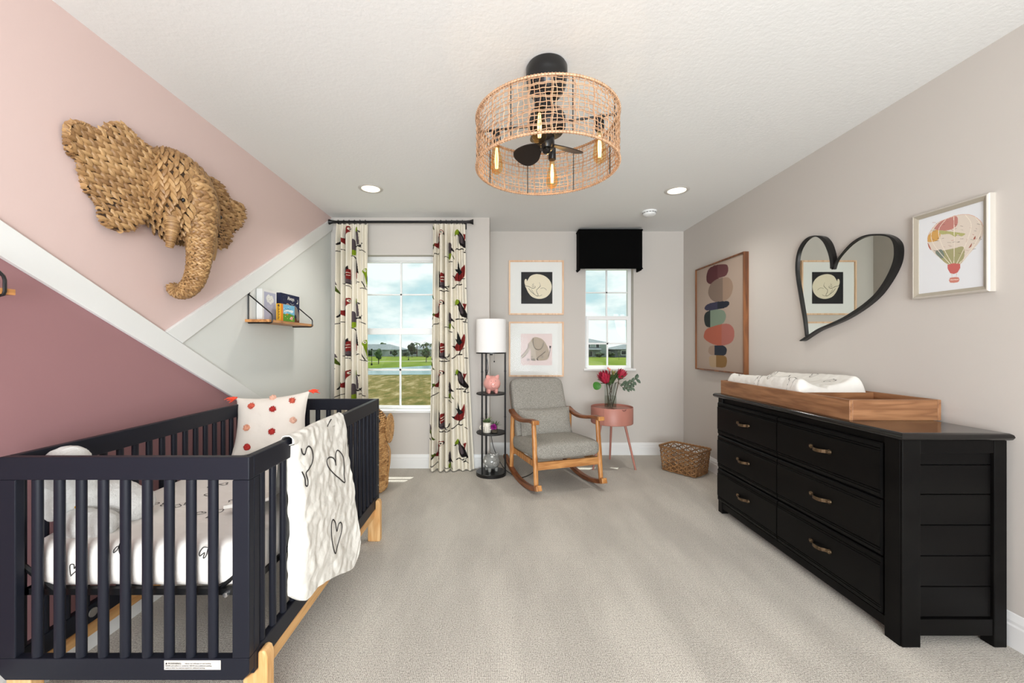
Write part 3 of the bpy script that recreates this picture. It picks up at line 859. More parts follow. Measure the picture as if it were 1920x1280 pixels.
# ------------------------------------------------------------------ abstract painting on the right wall
walnut = wood('brown_frame_wood', (88, 50, 28), (140, 88, 50), 'Z', 5, 0.45)
ya0, ya1, za0, za1 = 3.367, 4.19, .98, 2.004
t = thing('abstract_painting', 'tall painting of stacked rounded colour shapes in a brown wood frame', 'picture', (XR, (ya0 + ya1) / 2, za0))
fw_ = .012; dX = .042
MB().box(XR - dX, XR, ya0, ya0 + fw_, za0, za1).box(XR - dX, XR, ya1 - fw_, ya1, za0, za1).box(XR - dX, XR, ya0 + fw_, ya1 - fw_, za0, za0 + fw_).box(XR - dX, XR, ya0 + fw_, ya1 - fw_, za1 - fw_, za1).build('frame', walnut, t)
canvas_m = attr_mat('painted_canvas', 0.75, (900, .3, .0005))
# shapes drawn in crop units of the photo (1295,460,scale .19545), then set back to the wall plane
def crp(ox, oy, sc, X):
    def f(x, y):
        p = onX(ox + x * sc, oy + y * sc, X); return (p.y, p.z)
    return f
fA = crp(1295, 460, .19545, XR - .03)
def mp(f, pts, n=8): return [f(*p) for p in crom(pts, n, True)]
A3 = Art()
def half(f, pts, xs, cl, cr):
    """rounded shape split along a vertical: left colour and right colour"""
    P = crom(pts, 8, True)
    A3.poly([f(*p) for p in P], cl)
    A3.poly([f(max(p[0], xs), p[1]) for p in P], cr)
half(fA, [(152, 290), (175, 225), (230, 192), (300, 180), (350, 188), (360, 240), (335, 290), (270, 315), (225, 355), (185, 370), (155, 345)], 258, (84, 42, 46), (96, 56, 58))
half(fA, [(170, 430), (190, 375), (240, 330), (310, 308), (365, 310), (400, 360), (402, 430), (370, 500), (315, 535), (250, 545), (200, 520), (172, 475)], 308, (124, 106, 94), (150, 126, 108))
half(fA, [(132, 600), (160, 565), (230, 545), (310, 535), (360, 536), (370, 565), (335, 595), (260, 612), (190, 622), (150, 622)], 258, (52, 50, 72), (28, 32, 44))
half(fA, [(128, 700), (145, 645), (200, 620), (280, 614), (325, 635), (338, 690), (310, 745), (250, 768), (190, 785), (145, 770)], 188, (34, 42, 40), (120, 136, 118))
half(fA, [(126, 860), (150, 805), (220, 775), (300, 755), (370, 755), (412, 800), (418, 870), (390, 930), (320, 958), (240, 955), (170, 925), (130, 890)], 297, (166, 90, 70), (164, 100, 90))
half(fA, [(170, 1005), (185, 968), (240, 958), (310, 960), (343, 985), (345, 1020), (325, 1052), (260, 1054), (200, 1050), (174, 1030)], 228, (150, 128, 112), (34, 40, 52))
half(fA, [(178, 1110), (182, 1065), (230, 1054), (310, 1056), (343, 1075), (346, 1130), (325, 1168), (250, 1168), (190, 1160)], 243, (172, 148, 118), (130, 98, 56))
art_plane('canvas', canvas_m, t, lambda a, b: (XR - .030, ya0 + fw_ + (ya1 - ya0 - 2 * fw_) * a, za0 + fw_ + (za1 - za0 - 2 * fw_) * b), 200, 240, A3, (168, 150, 136),
          lambda a, b: (ya0 + fw_ + (ya1 - ya0 - 2 * fw_) * a, za0 + fw_ + (za1 - za0 - 2 * fw_) * b))

# ------------------------------------------------------------------ heart mirror
t = thing('heart_mirror', 'asymmetric heart shaped wall mirror with a black brushstroke outline', 'mirror', (XR, 2.4, 1.2))
sc = 240 / 1336.0
fH = crp(1470, 420, sc, XR - .02)
outer = [(532, 470), (528, 380), (512, 290), (480, 200), (430, 140), (370, 121), (310, 122), (250, 145), (200, 195), (160, 270), (138, 360), (132, 470), (142, 580), (165, 720), (190, 870), (215, 1010), (235, 1172)]
inner = [(497, 465), (492, 380), (470, 290), (430, 200), (385, 150), (350, 132), (310, 132), (262, 155), (215, 205), (178, 275), (158, 365), (152, 470), (160, 580), (185, 720), (210, 870), (232, 1010), (246, 1165)]
outer2 = [(532, 470), (560, 385), (620, 300), (700, 210), (790, 145), (880, 112), (980, 102), (1070, 108), (1150, 140), (1205, 200), (1219, 280), (1205, 390), (1160, 500), (1090, 620), (1000, 740), (890, 840), (770, 925), (640, 1000), (500, 1060), (380, 1110), (290, 1165), (208, 1218), (172, 1216)]
inner2 = [(510, 475), (548, 400), (610, 315), (700, 222), (790, 160), (880, 128), (980, 120), (1060, 124), (1120, 145), (1155, 200), (1166, 280), (1158, 370), (1120, 480), (1050, 610), (960, 730), (850, 828), (740, 905), (620, 978), (490, 1038), (370, 1090), (290, 1140), (246, 1168), (172, 1216)]
def stroke_strip(oa, ib):
    a = crom([fH(*p) for p in oa], 5); b = crom([fH(*p) for p in ib], 5)
    mb = MB()
    rings = []
    for (p, q) in zip(a, b):
        rings.append([(XR - .03, p[0], p[1]), (XR - .03, q[0], q[1]), (XR - .002, q[0], q[1]), (XR - .002, p[0], p[1])])
    mb.ring_loft(rings); return mb
s1 = stroke_strip(outer, inner); s2 = stroke_strip(outer2, inner2)
for f, m_ in zip(s2.f, s2.m):
    s1.f.append([i + len(s1.v) for i in f]); s1.m.append(0)
s1.v.extend(s2.v)
s1.build('outline', black_satin, t)
mid = [((a[0] + b[0]) / 2, (a[1] + b[1]) / 2) for a, b in zip(outer, inner)]
mid2 = [((a[0] + b[0]) / 2, (a[1] + b[1]) / 2) for a, b in zip(outer2, inner2)]
loop = crom([fH(*p) for p in mid2[:-2]], 5)[1:] + list(reversed(crom([fH(*p) for p in mid], 5)))[:-1]
mir, nt, b = newmat('mirror_silver')
b.inputs['Base Color'].default_value = (.74, .76, .71, 1); b.inputs['Metallic'].default_value = 1; b.inputs['Roughness'].default_value = 0.0
MB().prism(loop, lambda a, b_, c: (XR - c, a, b_), .012, .020).build('mirror_glass', mir, t, fix=True)

# ------------------------------------------------------------------ balloon picture
t = thing('balloon_picture', 'hot air balloon collage in a silvery frame, nearest on the right wall', 'picture', (XR, 1.86, 1.45))
silver = plain('champagne_frame', (206, 200, 190), 0.4, 0.25, bump=(160, .2, .001), stretch=(1, 1, .2))
taupe = plain('frame_inner_slope', (176, 168, 152), 0.45, .2)
b0, b1, c0, c1 = 1.703, 2.02, 1.449, 1.864
def frame_ring(y0, y1, z0, z1, prof):
    """prof list of (inset, X)"""
    rings = []
    mb = MB()
    cs = [(y0, z0, 1, 1), (y1, z0, -1, 1), (y1, z1, -1, -1), (y0, z1, 1, -1)]
    rings = [[(X, y + sy * i, z + sz * i) for i, X in prof] for y, z, sy, sz in cs]
    mb.ring_loft(rings, closed=True, cap=False)
    return mb
frame_ring(b0, b1, c0, c1, [(0, XR), (0, XR - .024), (.002, XR - .028), (.006, XR - .031), (.009, XR - .031), (.009, XR)]).build('frame', silver, t)
frame_ring(b0 + .009, b1 - .009, c0 + .009, c1 - .009, [(0, XR), (0, XR - .029), (.016, XR - .022), (.017, XR)]).build('frame_slope', taupe, t)
A4 = Art()
fB = crp(1690, 340, 200 / 1067.0, XR - .018)
def B(pts, c, n=6): A4.poly(mp(fB, pts, n), c)
def BL(pts, c, w): A4.line([fB(*p) for p in pts], w, c)
B([(262, 600), (268, 540), (310, 470), (370, 410), (450, 375), (540, 342), (640, 330), (720, 345), (790, 395), (820, 450), (815, 540), (770, 620), (720, 680), (650, 760), (590, 830), (520, 835), (465, 835), (400, 780), (330, 720), (285, 660)], (218, 206, 192))
B([(262, 600), (268, 545), (320, 495), (375, 480), (390, 540), (360, 590), (300, 605)], (206, 160, 92))
B([(330, 470), (390, 405), (470, 370), (555, 350), (560, 430), (500, 480), (400, 490)], (190, 130, 120))
B([(340, 700), (420, 690), (540, 665), (620, 655), (630, 740), (590, 820), (480, 830), (400, 780)], (164, 160, 118))
B([(340, 710), (400, 680), (430, 740), (400, 770)], (122, 132, 120))
B([(375, 490), (480, 500), (600, 515), (640, 525), (600, 550), (560, 530), (540, 555), (480, 525), (400, 530)], (176, 174, 116), 3)
B([(262, 610), (285, 650), (300, 690), (275, 660)], (176, 96, 80), 3)
for p in ([(720, 575), (740, 545), (738, 580)], [(690, 640), (704, 618), (700, 650), (672, 668)], [(645, 620), (660, 570), (652, 610)]): B(p, (150, 80, 60), 2)
B([(780, 575), (792, 545), (790, 570)], (50, 46, 44), 2)
rnd = random.Random(4)
for k in range(46):
    x = rnd.uniform(300, 780); y = rnd.uniform(400, 720)
    BL([(x, y), (x + rnd.uniform(12, 40), y + rnd.uniform(-8, 8))], rnd.choice([(120, 96, 90), (70, 66, 64), (178, 110, 96), (150, 140, 120)]), .0012)
for pts in ([(525, 345), (530, 600), (525, 830)], [(450, 375), (375, 480), (400, 620), (510, 830)], [(370, 410), (300, 520), (330, 640), (490, 830)], [(640, 335), (700, 440), (640, 640), (550, 830)], [(740, 355), (800, 480), (700, 680), (580, 820)]):
    BL(pts, (236, 226, 210), .0022)
BL([(262, 600), (268, 540), (310, 470), (370, 410), (450, 375), (540, 342), (640, 330), (720, 345), (790, 395), (820, 450)], (214, 160, 130), .0016)
B([(463, 832), (590, 825), (562, 912), (490, 918)], (196, 104, 98), 2)
BL([(505, 918), (508, 965)], (220, 190, 170), .002); BL([(552, 915), (550, 960)], (220, 190, 170), .002)
B([(486, 965), (572, 958), (572, 1005), (487, 1012)], (204, 134, 118), 2); BL([(490, 985), (570, 980)], (236, 214, 200), .003)
art_plane('collage', paper_m, t, lambda a, b_: (XR - .018, b0 + .024 + (b1 - b0 - .048) * a, c0 + .024 + (c1 - c0 - .048) * b_), 200, 260, A4, (226, 228, 230),
          lambda a, b_: (b0 + .024 + (b1 - b0 - .048) * a, c0 + .024 + (c1 - c0 - .048) * b_))

# ------------------------------------------------------------------ dresser
dr_m = plain('black_stained_wood', (11, 10, 10), 0.40, spec=0.09, var=(7, (18, 17, 16), .4, .7), bump=(50, .12, .0006, 4), stretch=(1, .08, 1))
dr_s = plain('black_stained_side', (11, 10, 10), 0.38, spec=0.09, var=(6, (17, 16, 15), .4, .7), bump=(45, .1, .0006, 4), stretch=(.1, 1, 1))
bronze = plain('aged_bronze', (122, 102, 78), 0.38, 0.85, var=(60, (86, 70, 54), .4, .65))
DX0, DX1, DY0, DY1, DZ = 1.642, 2.066, 1.638, 2.995, .840
d = thing('dresser', 'long black six drawer dresser with bronze pulls against the right wall', 'dresser', (1.86, 2.32, 0))
mb = MB()
mb.box(DX0, DX0 + .075, DY0, DY0 + .05, 0, DZ).box(DX1 - .052, DX1, DY0, DY0 + .05, 0, DZ)
mb.box(DX0, DX0 + .05, DY1 - .05, DY1, 0, DZ).box(DX1 - .052, DX1, DY1 - .05, DY1, 0, DZ)
mb.box(DX0 + .012, DX0 + .03, DY0 + .05, DY1 - .05, .05, DZ)
mb.build('carcass', dr_m, d, bevel=.003)
# front corner strip with a bead, and wide front stile
MB().box(DX0 - .003, DX0 + .0, DY0 + .008, DY0 + .072, .0, DZ - .002).build('stile', dr_m, d, bevel=.001)
for ye in (DY0 + .012, DY1 - .03):
    mb = MB()
    zs = [.115, .24, .365, .49, .615, .735, .790]
    for a, b_ in zip(zs[:-1], zs[1:]):
        mb.box(DX0 + .075, DX1 - .052, ye, ye + .02, a + .0015, b_ - .0015)
    mb.build('side_panel', dr_s, d, bevel=.003)
MB().box(DX0 + .075, DX1 - .052, DY0 + .004, DY0 + .05, .045, .112).build('apron', dr_s, d, bevel=.002)
MB().box(DX0 + .075, DX1 - .052, DY0 + .002, DY0 + .05, .785, DZ).build('end_rail', dr_s, d, bevel=.002)
MB().box(DX0 + .05, DX1 - .052, DY1 - .05, DY1 - .004, .045, .112).build('apron', dr_s, d, bevel=.002)
MB().box(DX0 + .004, DX0 + .02, DY0 + .05, DY1 - .05, .035, .078).build('front_apron', dr_m, d, bevel=.002)
mb = MB()   # top with a rounded edge
pr = [(0, .0), (.010, .0), (.018, .004), (.0225, .014), (.020, .023), (.012, .029), (0, .030)]
x0, x1, y0, y1 = DX0 - .004, DX1 - .022, DY0 - .004, DY1 + .004
mb.box(x0, x1, y0, y1, DZ, DZ + .030)
mb.ring_loft([[(x - sx * (-i), y - sy * (-i) * 0 + sy * i, DZ + z) if False else (x + sx * i, y + sy * i, DZ + z) for i, z in pr] for x, y, sx, sy in
              [(x0, y0, -1, -1), (x1, y0, 1, -1), (x1, y1, 1, 1), (x0, y1, -1, 1)]], closed=True, cap=False)
top_m = plain('black_polished_top', (12, 11, 11), 0.14, spec=0.5, var=(5, (17, 15, 14), .4, .7), stretch=(1, .15, 1))
mb.build('top', top_m, d, smooth=True, ang=50)
def drawer(y0, y1, z0, z1):
    X = DX0 - .004
    mb = MB()
    # front profile with bead lines near top and bottom
    h = z1 - z0
    prof = [(0, .0), (.006, .006), (.020, .008), (.0225, .004), (.025, .008), (.030, .008), (.0325, .004), (.035, .008), (.037, .0095), (h - .037, .0095), (h - .035, .008), (h - .0325, .004), (h - .030, .008), (h - .025, .008), (h - .0225, .004), (h - .020, .008), (h - .006, .006), (h, 0)]
    ring = lambda y: [(X - t_, y, z0 + z) for z, t_ in prof] + [(X + .012, y, z1), (X + .012, y, z0)]
    mb.ring_loft([ring(y0), ring(y1)])
    o = mb.build('drawer', dr_m, d)
    yc = (y0 + y1) / 2; zc = (z0 + z1) / 2 + .012
    hb = MB()
    pts = []
    for k in range(13):
        q = -1 + 2 * k / 12
        pts.append((X - .014 - .022 * max(0, 1 - (abs(q) / .72) ** 3 if abs(q) < .72 else 0), yc + q * .059, zc - .004 * (1 - q * q)))
    rings = [[(p[0], p[1], p[2] - .0085), (p[0], p[1], p[2] + .0085), (p[0] + .003, p[1], p[2] + .0085), (p[0] + .003, p[1], p[2] - .0085)] for p in pts]
    hb.ring_loft(rings)
    for q in (-1, 1):
        hb.lathe([(0, 0)], (0, 0, 0), 3) if False else None
        hb.tube([(X - .010, yc + q * .057, zc), (X - .018, yc + q * .057, zc)], [.0115, .010], 16)
        hb.ball((X - .0185, yc + q * .057, zc), (.0035, .005, .005), 10, 6)
    hb.build('drawer_pull', bronze, o, bevel=.0008)
zz = [.083, .326, .569, .812]
for (ya_, yb_) in ((DY0 + .082, 2.348), (2.356, DY1 - .012)):
    for a, b_ in zip(zz[:-1], zz[1:]): drawer(ya_, yb_, a + .004, b_ - .004)
TZ = DZ + .030

# ------------------------------------------------------------------ changing tray and pad
tray_m = wood('brown_tray_wood', (122, 80, 50), (160, 114, 78), 'Y', 7, 0.4)
tray_e = wood('brown_tray_wood_end', (122, 80, 50), (160, 114, 78), 'X', 7, 0.4)
TX0, TX1, TY0, TY1, TH = 1.655, 2.085, 1.898, 2.985, TZ + .097
t = thing('changing_tray', 'brown wooden changing tray standing on the black dresser', 'tray', (1.87, 2.44, TZ))
for xa_ in (TX0, TX1 - .016): MB().box(xa_, xa_ + .016, TY0, TY1, TZ, TH).build('side_board', tray_m, t, bevel=.0015)
for ya_ in (TY0 + .001, TY1 - .017): MB().box(TX0 + .016, TX1 - .016, ya_, ya_ + .016, TZ, TH).build('end_board', tray_e, t, bevel=.0015)
MB().box(TX0 + .016, TX1 - .016, 2.222, 2.236, TZ + .008, TH - .004).build('divider', tray_e, t)
MB().box(TX0 + .016, TX1 - .016, TY0 + .017, TY1 - .017, TZ, TZ + .008).build('tray_bottom', tray_m, t)

cot = plain('white_quilted_cotton', (236, 232, 224), 0.85, spec=.2)
ink_m = plain('black_ink_line', (38, 34, 34), 0.7)
def quilted(name, c, sc_, st, dist, cr=12.0, crs=.5):
    """crumpled cloth with a diamond stitch"""
    m, nt, b = newmat(name)
    b.inputs['Base Color'].default_value = lin(c); b.inputs['Roughness'].default_value = .85; b.inputs['Specular IOR Level'].default_value = .15
    tc = nt.nodes.new('ShaderNodeTexCoord')
    v = nt.nodes.new('ShaderNodeTexVoronoi'); v.inputs['Scale'].default_value = sc_; v.distance = 'EUCLIDEAN'
    nt.links.new(tc.outputs['Object'], v.inputs['Vector'])
    n = _noise(nt, cr, 4, .6)
    ad = nt.nodes.new('ShaderNodeMath'); ad.operation = 'MULTIPLY_ADD'; ad.inputs[1].default_value = crs
    nt.links.new(n.outputs['Fac'], ad.inputs[0])
    inv = nt.nodes.new('ShaderNodeMath'); inv.operation = 'SUBTRACT'; inv.inputs[0].default_value = 1.0
    nt.links.new(v.outputs['Distance'], inv.inputs[1]); nt.links.new(inv.outputs[0], ad.inputs[2])
    _bump(nt, b, ad.outputs[0], st, dist)
    return m
quilt_m = quilted('crumpled_quilt_cotton', (226, 222, 214), 26, .42, .011, 14, 1.2)
pad_m = quilted('quilted_pad_cotton', (228, 225, 218), 20, .5, .008, 18, .5)
def heart(cx, cy, s, rot=0, n=26, asym=.15):
    """open pen-drawn heart in 2d"""
    out = []
    for i in range(n + 1):
        a = 2 * pi * i / n
        x = 16 * sin(a) ** 3 / 17; y = (13 * cos(a) - 5 * cos(2 * a) - 2 * cos(3 * a) - cos(4 * a)) / 17
        x *= 1 + asym * (1 if x > 0 else -1) * .5; y += asym * x * .8
        out.append((cx + s * (x * cos(rot) - y * sin(rot)), cy + s * (x * sin(rot) + y * cos(rot))))
    return out
# contoured pad: raised long sides, low middle
PX0, PX1, PY0, PY1 = TX0 + .02, TX1 - .02, 2.245, TY1 - .022
def padz(x, y):
    a = (x - PX0) / (PX1 - PX0); b_ = (y - PY0) / (PY1 - PY0)
    ex = min(a, 1 - a) * 2; ey = min(b_, 1 - b_) * 2
    e_ = (max(0, 1 - max(0, 1 - ex * 4.0) ** 2.6)) ** .42 * (max(0, 1 - max(0, 1 - ey * 8.0) ** 2.6)) ** .42
    z = .098 + .050 * min(1, abs(2 * a - 1) * 1.35) ** 2.0 + (.014 if a > .5 else .0) + .008 * sin(b_ * 5 + .7)
    return TZ + .01 + e_ * z + .0035 * noise.noise(Vector((x * 22, y * 22, 0)))
mb = MB()
mb.grid(lambda a, b_: (PX0 + (PX1 - PX0) * (.5 + .5 * sin((a - .5) * pi)), PY0 + (PY1 - PY0) * (.5 + .5 * sin((b_ - .5) * pi)), padz(PX0 + (PX1 - PX0) * (.5 + .5 * sin((a - .5) * pi)), PY0 + (PY1 - PY0) * (.5 + .5 * sin((b_ - .5) * pi)))), 70, 130)
nm = len(mb.v)
mb.mat(1)
for (hx, hy, s, r) in [(1.70, 2.33, .03, .4), (1.72, 2.52, .026, 2.2), (1.69, 2.62, .026, -.6), (1.72, 2.84, .024, 1), (1.95, 2.36, .03, 2), (2.0, 2.55, .028, .3), (1.97, 2.75, .026, 1.4), (1.86, 2.48, .026, 3), (1.84, 2.7, .026, -1), (1.78, 2.9, .026, .6), (1.99, 2.9, .024, -.5)]:
    P = [Vector((x, y, padz(x, y) + .0012)) for x, y in heart(hx, hy, s, r)]
    mb.ribbon(P, [Vector((0, 0, 1))] * len(P), .003)
pad = thing('changing_pad', 'white quilted changing pad with black line hearts lying in the tray', 'changing pad', (1.87, 2.6, TZ + .01))
mb.build('cushion', [pad_m, ink_m], pad, smooth=True, ang=180, fix=False)

# ------------------------------------------------------------------ rattan floor basket
rat = leafy('woven_rattan', [(0, (104, 72, 44)), (.35, (144, 104, 64)), (.7, (170, 126, 80)), (1, (124, 90, 56))], 45, .5)
bk = thing('rattan_basket', 'low rectangular open weave rattan basket on the carpet in the corner', 'basket', (1.828, 3.93, 0), radians(-53))
R53 = Matrix.Translation((1.828, 3.93, 0)) @ Matrix.Rotation(radians(-53), 4, 'Z')
def rrect(hx, hy, r, n=96):
    """point and running length on a rounded rectangle"""
    pts = []
    for cx, cy, a0 in ((hx - r, hy - r, 0), (-hx + r, hy - r, 90), (-hx + r, -hy + r, 180), (hx - r, -hy + r, 270)):
        for k in range(9): a = radians(a0 + k * 90 / 8); pts.append((cx + r * cos(a), cy + r * sin(a)))
    L = [0]
    for i in range(len(pts)): 
        p, q = pts[i], pts[(i + 1) % len(pts)]; L.append(L[-1] + math.hypot(q[0] - p[0], q[1] - p[1]))
    out = []
    tot = L[-1]; j = 0
    for k in range(n):
        s_ = tot * k / n
        while L[j + 1] < s_: j += 1
        f = (s_ - L[j]) / max(1e-9, L[j + 1] - L[j]); p, q = pts[j], pts[(j + 1) % len(pts)]
        out.append((p[0] + (q[0] - p[0]) * f, p[1] + (q[1] - p[1]) * f))
    return out
mb = MB()
rows = 11; cells = 28
for r_ in range(rows):
    z = .012 + .218 * r_ / (rows - 1); gr = .90 + .10 * (r_ / (rows - 1))
    n = cells * 8
    loop_ = rrect(.192 * gr, .143 * gr, .045, n)
    amp = .0098 if 0 < r_ < rows - 1 else .002
    segs = [R53 @ Vector((x, y, z + amp * cos(2 * pi * k / 16 + (pi if r_ % 2 else 0)))) for k, (x, y) in enumerate(loop_)]
    # cut into twisted strand pieces so that every piece has its own tone
    for k in range(0, n, 8):
        P = [segs[(k + j) % n] for j in range(10)]
        mb.tube(P, [.004, .0052, .0056, .0056, .0056, .0056, .0056, .0054, .005, .004], 6)
for k in range(cells * 2):
    lo_ = rrect(.172, .128, .04, cells * 2)[k]; hi_ = rrect(.19, .142, .045, cells * 2)[k]
    if k % 2 == 0: mb.tube([R53 @ Vector((lo_[0], lo_[1], .012)), R53 @ Vector((hi_[0], hi_[1], .23))], .0035, 5)
for q in range(9):
    y = -.11 + .0275 * q
    mb.tube([R53 @ Vector((-.165, y, .01)), R53 @ Vector((.165, y, .01))], .008, 6)
mb.build('weave', rat, bk, smooth=True)
mb = MB()
lp = rrect(.196, .147, .045, 140)
for s_ in (0, pi):
    P = [R53 @ Vector((x, y, .234 + .005 * sin(k * .9 + s_))) for k, (x, y) in enumerate(lp)]
    mb.tube(P, .0075, 6, closed=True)
mb.build('rim', rat, bk, smooth=True)

# ------------------------------------------------------------------ pink side table
tab_m = plain('dusty_pink_metal', (178, 120, 106), 0.42, spec=.4)
TCX, TCY, TR, TT = 1.16, 4.06, .205, .615
tb = thing('side_table', 'round dusty pink metal side table on three splayed legs', 'side table', (TCX, TCY, 0))
MB().lathe([(.0, .45), (TR - .004, .45), (TR, .455), (TR, TT - .004), (TR - .003, TT), (TR - .006, TT - .002), (TR - .007, TT - .018), (0, TT - .018)], (TCX, TCY, 0), 64).build('drum', tab_m, tb, smooth=True)
# handle notch and seam line of the lid
MB().tube([(TCX + .06 + .018 * cos(a), TCY - TR * .958 - .002, TT - .003 + .014 * sin(a)) for a in [pi + pi * i / 8 for i in range(9)]], .003, 6).build('handle_notch', plain('dark_plum_metal', (88, 44, 44), .4), tb)
MB().tube([(TCX + (TR + .0008) * cos(a), TCY + (TR + .0008) * sin(a), z) for a, z in [(radians(-127), .452), (radians(-127), TT - .004)]], .0014, 5).build('seam', plain('seam_dark_pink', (140, 92, 82), .5), tb)  # seam drawn as a thin strip of darker pink
for (bx, by, tx, ty) in [(1.372, 3.985, 1.275, 4.02), (.955, 3.99, 1.045, 4.03), (1.225, 4.36, 1.19, 4.18)]:
    MB().cyl((bx, by, 0), (tx, ty, .452), .0095, .0125, 14).build('leg', tab_m, tb, smooth=True)

# ------------------------------------------------------------------ vase with flowers
VX, VY, VZ = 1.135, 4.02, TT - .018
vase = thing('glass_vase', 'clear cylindrical glass vase half full of water on the pink table', 'vase', (VX, VY, VZ))
vg = bpy.data.materials.new('vase_glass'); vg.use_nodes = True; nt = vg.node_tree
pb = nt.nodes['Principled BSDF']; pb.inputs['Transmission Weight'].default_value = 1; pb.inputs['Roughness'].default_value = 0; pb.inputs['IOR'].default_value = 1.45; pb.inputs['Base Color'].default_value = (.95, .97, .96, 1)
vr, vh = .060, .262
MB().lathe([(0, 0), (vr, 0), (vr, vh), (vr - .003, vh + .001), (vr - .005, vh), (vr - .005, .018), (0, .018)], (VX, VY, VZ), 48).build('glass_wall', glass_mat('vase_glass_thin', (246, 249, 248), 1.5, .8), vase, smooth=True)
MB().lathe([(0, .019), (vr - .0055, .019), (vr - .0055, .125), (0, .125)], (VX, VY, VZ), 40).build('water', glass_mat('vase_water', (238, 240, 236), 1.33, .4), vase, smooth=True)
stem_m = plain('flower_stem', (74, 62, 38), .7); leaf_m = plain('dark_leaf', (52, 78, 40), .5, var=(30, (78, 100, 56), .4, .6))
def stem(mb, p0, p1, bend=(0, 0, 0), r=.0035):
    p0 = Vector(p0); p1 = Vector(p1); mdl = (p0 + p1) / 2 + Vector(bend)
    mb.tube([p0, (p0 + mdl) / 2 + Vector(bend) * .25, mdl, (mdl + p1) / 2 + Vector(bend) * .25, p1], [r] * 5, 6)
def petal(mb, base, d, up, L, W, cup=.25, n=6):
    """pointed curved leaf from base along d; up is its face normal"""
    d = Vector(d).normalized(); up = Vector(up); up = (up - d * up.dot(d)).normalized(); s_ = d.cross(up)
    vs = []; fs = []
    for i in range(n + 1):
        q = i / n; w = W * sin(pi * min(1, q * .92 + .06)) ** .8 * (1 if q < .98 else 0)
        c = base + d * L * q + up * L * cup * (q * q - q * .3)
        vs += [c - s_ * w / 2 + up * w * .18, c, c + s_ * w / 2 + up * w * .18]
    for i in range(n):
        a = 3 * i
        fs += [(a, a + 1, a + 4, a + 3), (a + 1, a + 2, a + 5, a + 4)]
    mb.add(vs, fs)
prot_m = leafy('protea_petals', [(0, (168, 30, 58)), (.5, (196, 48, 76)), (1, (146, 24, 52))], 60, .5)
prot_in = leafy('protea_core', [(0, (214, 84, 96)), (1, (188, 52, 70))], 80, .6)
def protea(label, c, axis, size, foot):
    t = thing('protea_flower', label, 'flower', foot)
    axis = Vector(axis).normalized(); q = axis.to_track_quat('Z', 'Y')
    c = Vector(c)
    m0 = MB(); stem(m0, foot, c, (.005, 0, .0), .0045)
    m0.build('stem', stem_m, t, smooth=True)
    mb = MB()
    for ring, (nn, rr, L, sp, z0) in enumerate([(11, .024, 1.0, .62, 0), (10, .020, 1.08, .38, .1), (8, .012, 1.0, .15, .15)]):
        for k in range(nn):
            a = 2 * pi * (k + ring * .5) / nn
            out = q @ Vector((cos(a), sin(a), 0))
            dirv = axis * 1 + out * sp
            petal(mb, c + out * rr * size / .1 + axis * z0 * size * .3, dirv, -out, size * L, size * .27, .26)
    mb.build('petals', prot_m, t, smooth=True, fix=False)
    MB().ball(c + axis * size * .35, (size * .22, size * .22, size * .42), 12, 8, R=q.to_matrix()).build('core', prot_in, t, smooth=True)
    ml = MB()
    for k in range(6):
        a = 2 * pi * k / 6 + .4; out = q @ Vector((cos(a), sin(a), 0))
        petal(ml, c - axis * .012 * (k % 3), axis * .5 + out, axis, size * .85, size * .26, .15)
    ml.build('leaves', leaf_m, t, smooth=True, fix=False)
protea('large open crimson protea leaning left in the vase', at(1137, 717, 3.99), (-.42, -.28, 1), .112, (VX - .02, VY + .01, VZ + .022))
protea('smaller crimson protea leaning right in the vase', at(1161, 708, 4.03), (.55, -.15, 1), .088, (VX + .015, VY - .01, VZ + .022))
t = thing('foliage_sprig', 'yellow green leucadendron sprig standing between the two proteas', 'flower', (VX, VY + .02, VZ + .022))
mb = MB(); stem(mb, (VX, VY + .02, VZ + .022), at(1150, 700, 4.04), (0, 0, 0), .004); mb.build('stem', stem_m, t, smooth=True)
mb = MB(); rnd = random.Random(8); c = at(1150, 702, 4.04)
for k in range(22):
    a = k * 2.4; el = rnd.uniform(.2, 1.3)
    petal(mb, c + Vector((0, 0, rnd.uniform(-.03, .02))), (cos(a), sin(a), el * 1.6), (0, 0, 1), rnd.uniform(.03, .055), .016, .1)
mb.build('bracts', leafy('green_bracts', [(0, (128, 136, 62)), (.6, (158, 160, 84)), (1, (196, 140, 110))], 40, .6), t, smooth=True, fix=False)
t = thing('small_bud', 'small salmon bud beside the yellow green sprig', 'flower', (VX - .005, VY - .02, VZ + .022))
mb = MB(); stem(mb, (VX - .005, VY - .02, VZ + .022), at(1143, 694, 4.0), (0, 0, 0), .003); mb.build('stem', stem_m, t, smooth=True)
MB().ball(at(1143, 693, 4.0), (.012, .012, .016), 12, 8).ball(at(1140, 690, 4.0), (.008, .008, .012), 10, 6).build('bud', plain('salmon_bud', (226, 140, 122), .6), t, smooth=True)
euc = plain('eucalyptus_leaf', (88, 104, 84), .6, var=(25, (64, 82, 64), .4, .6))
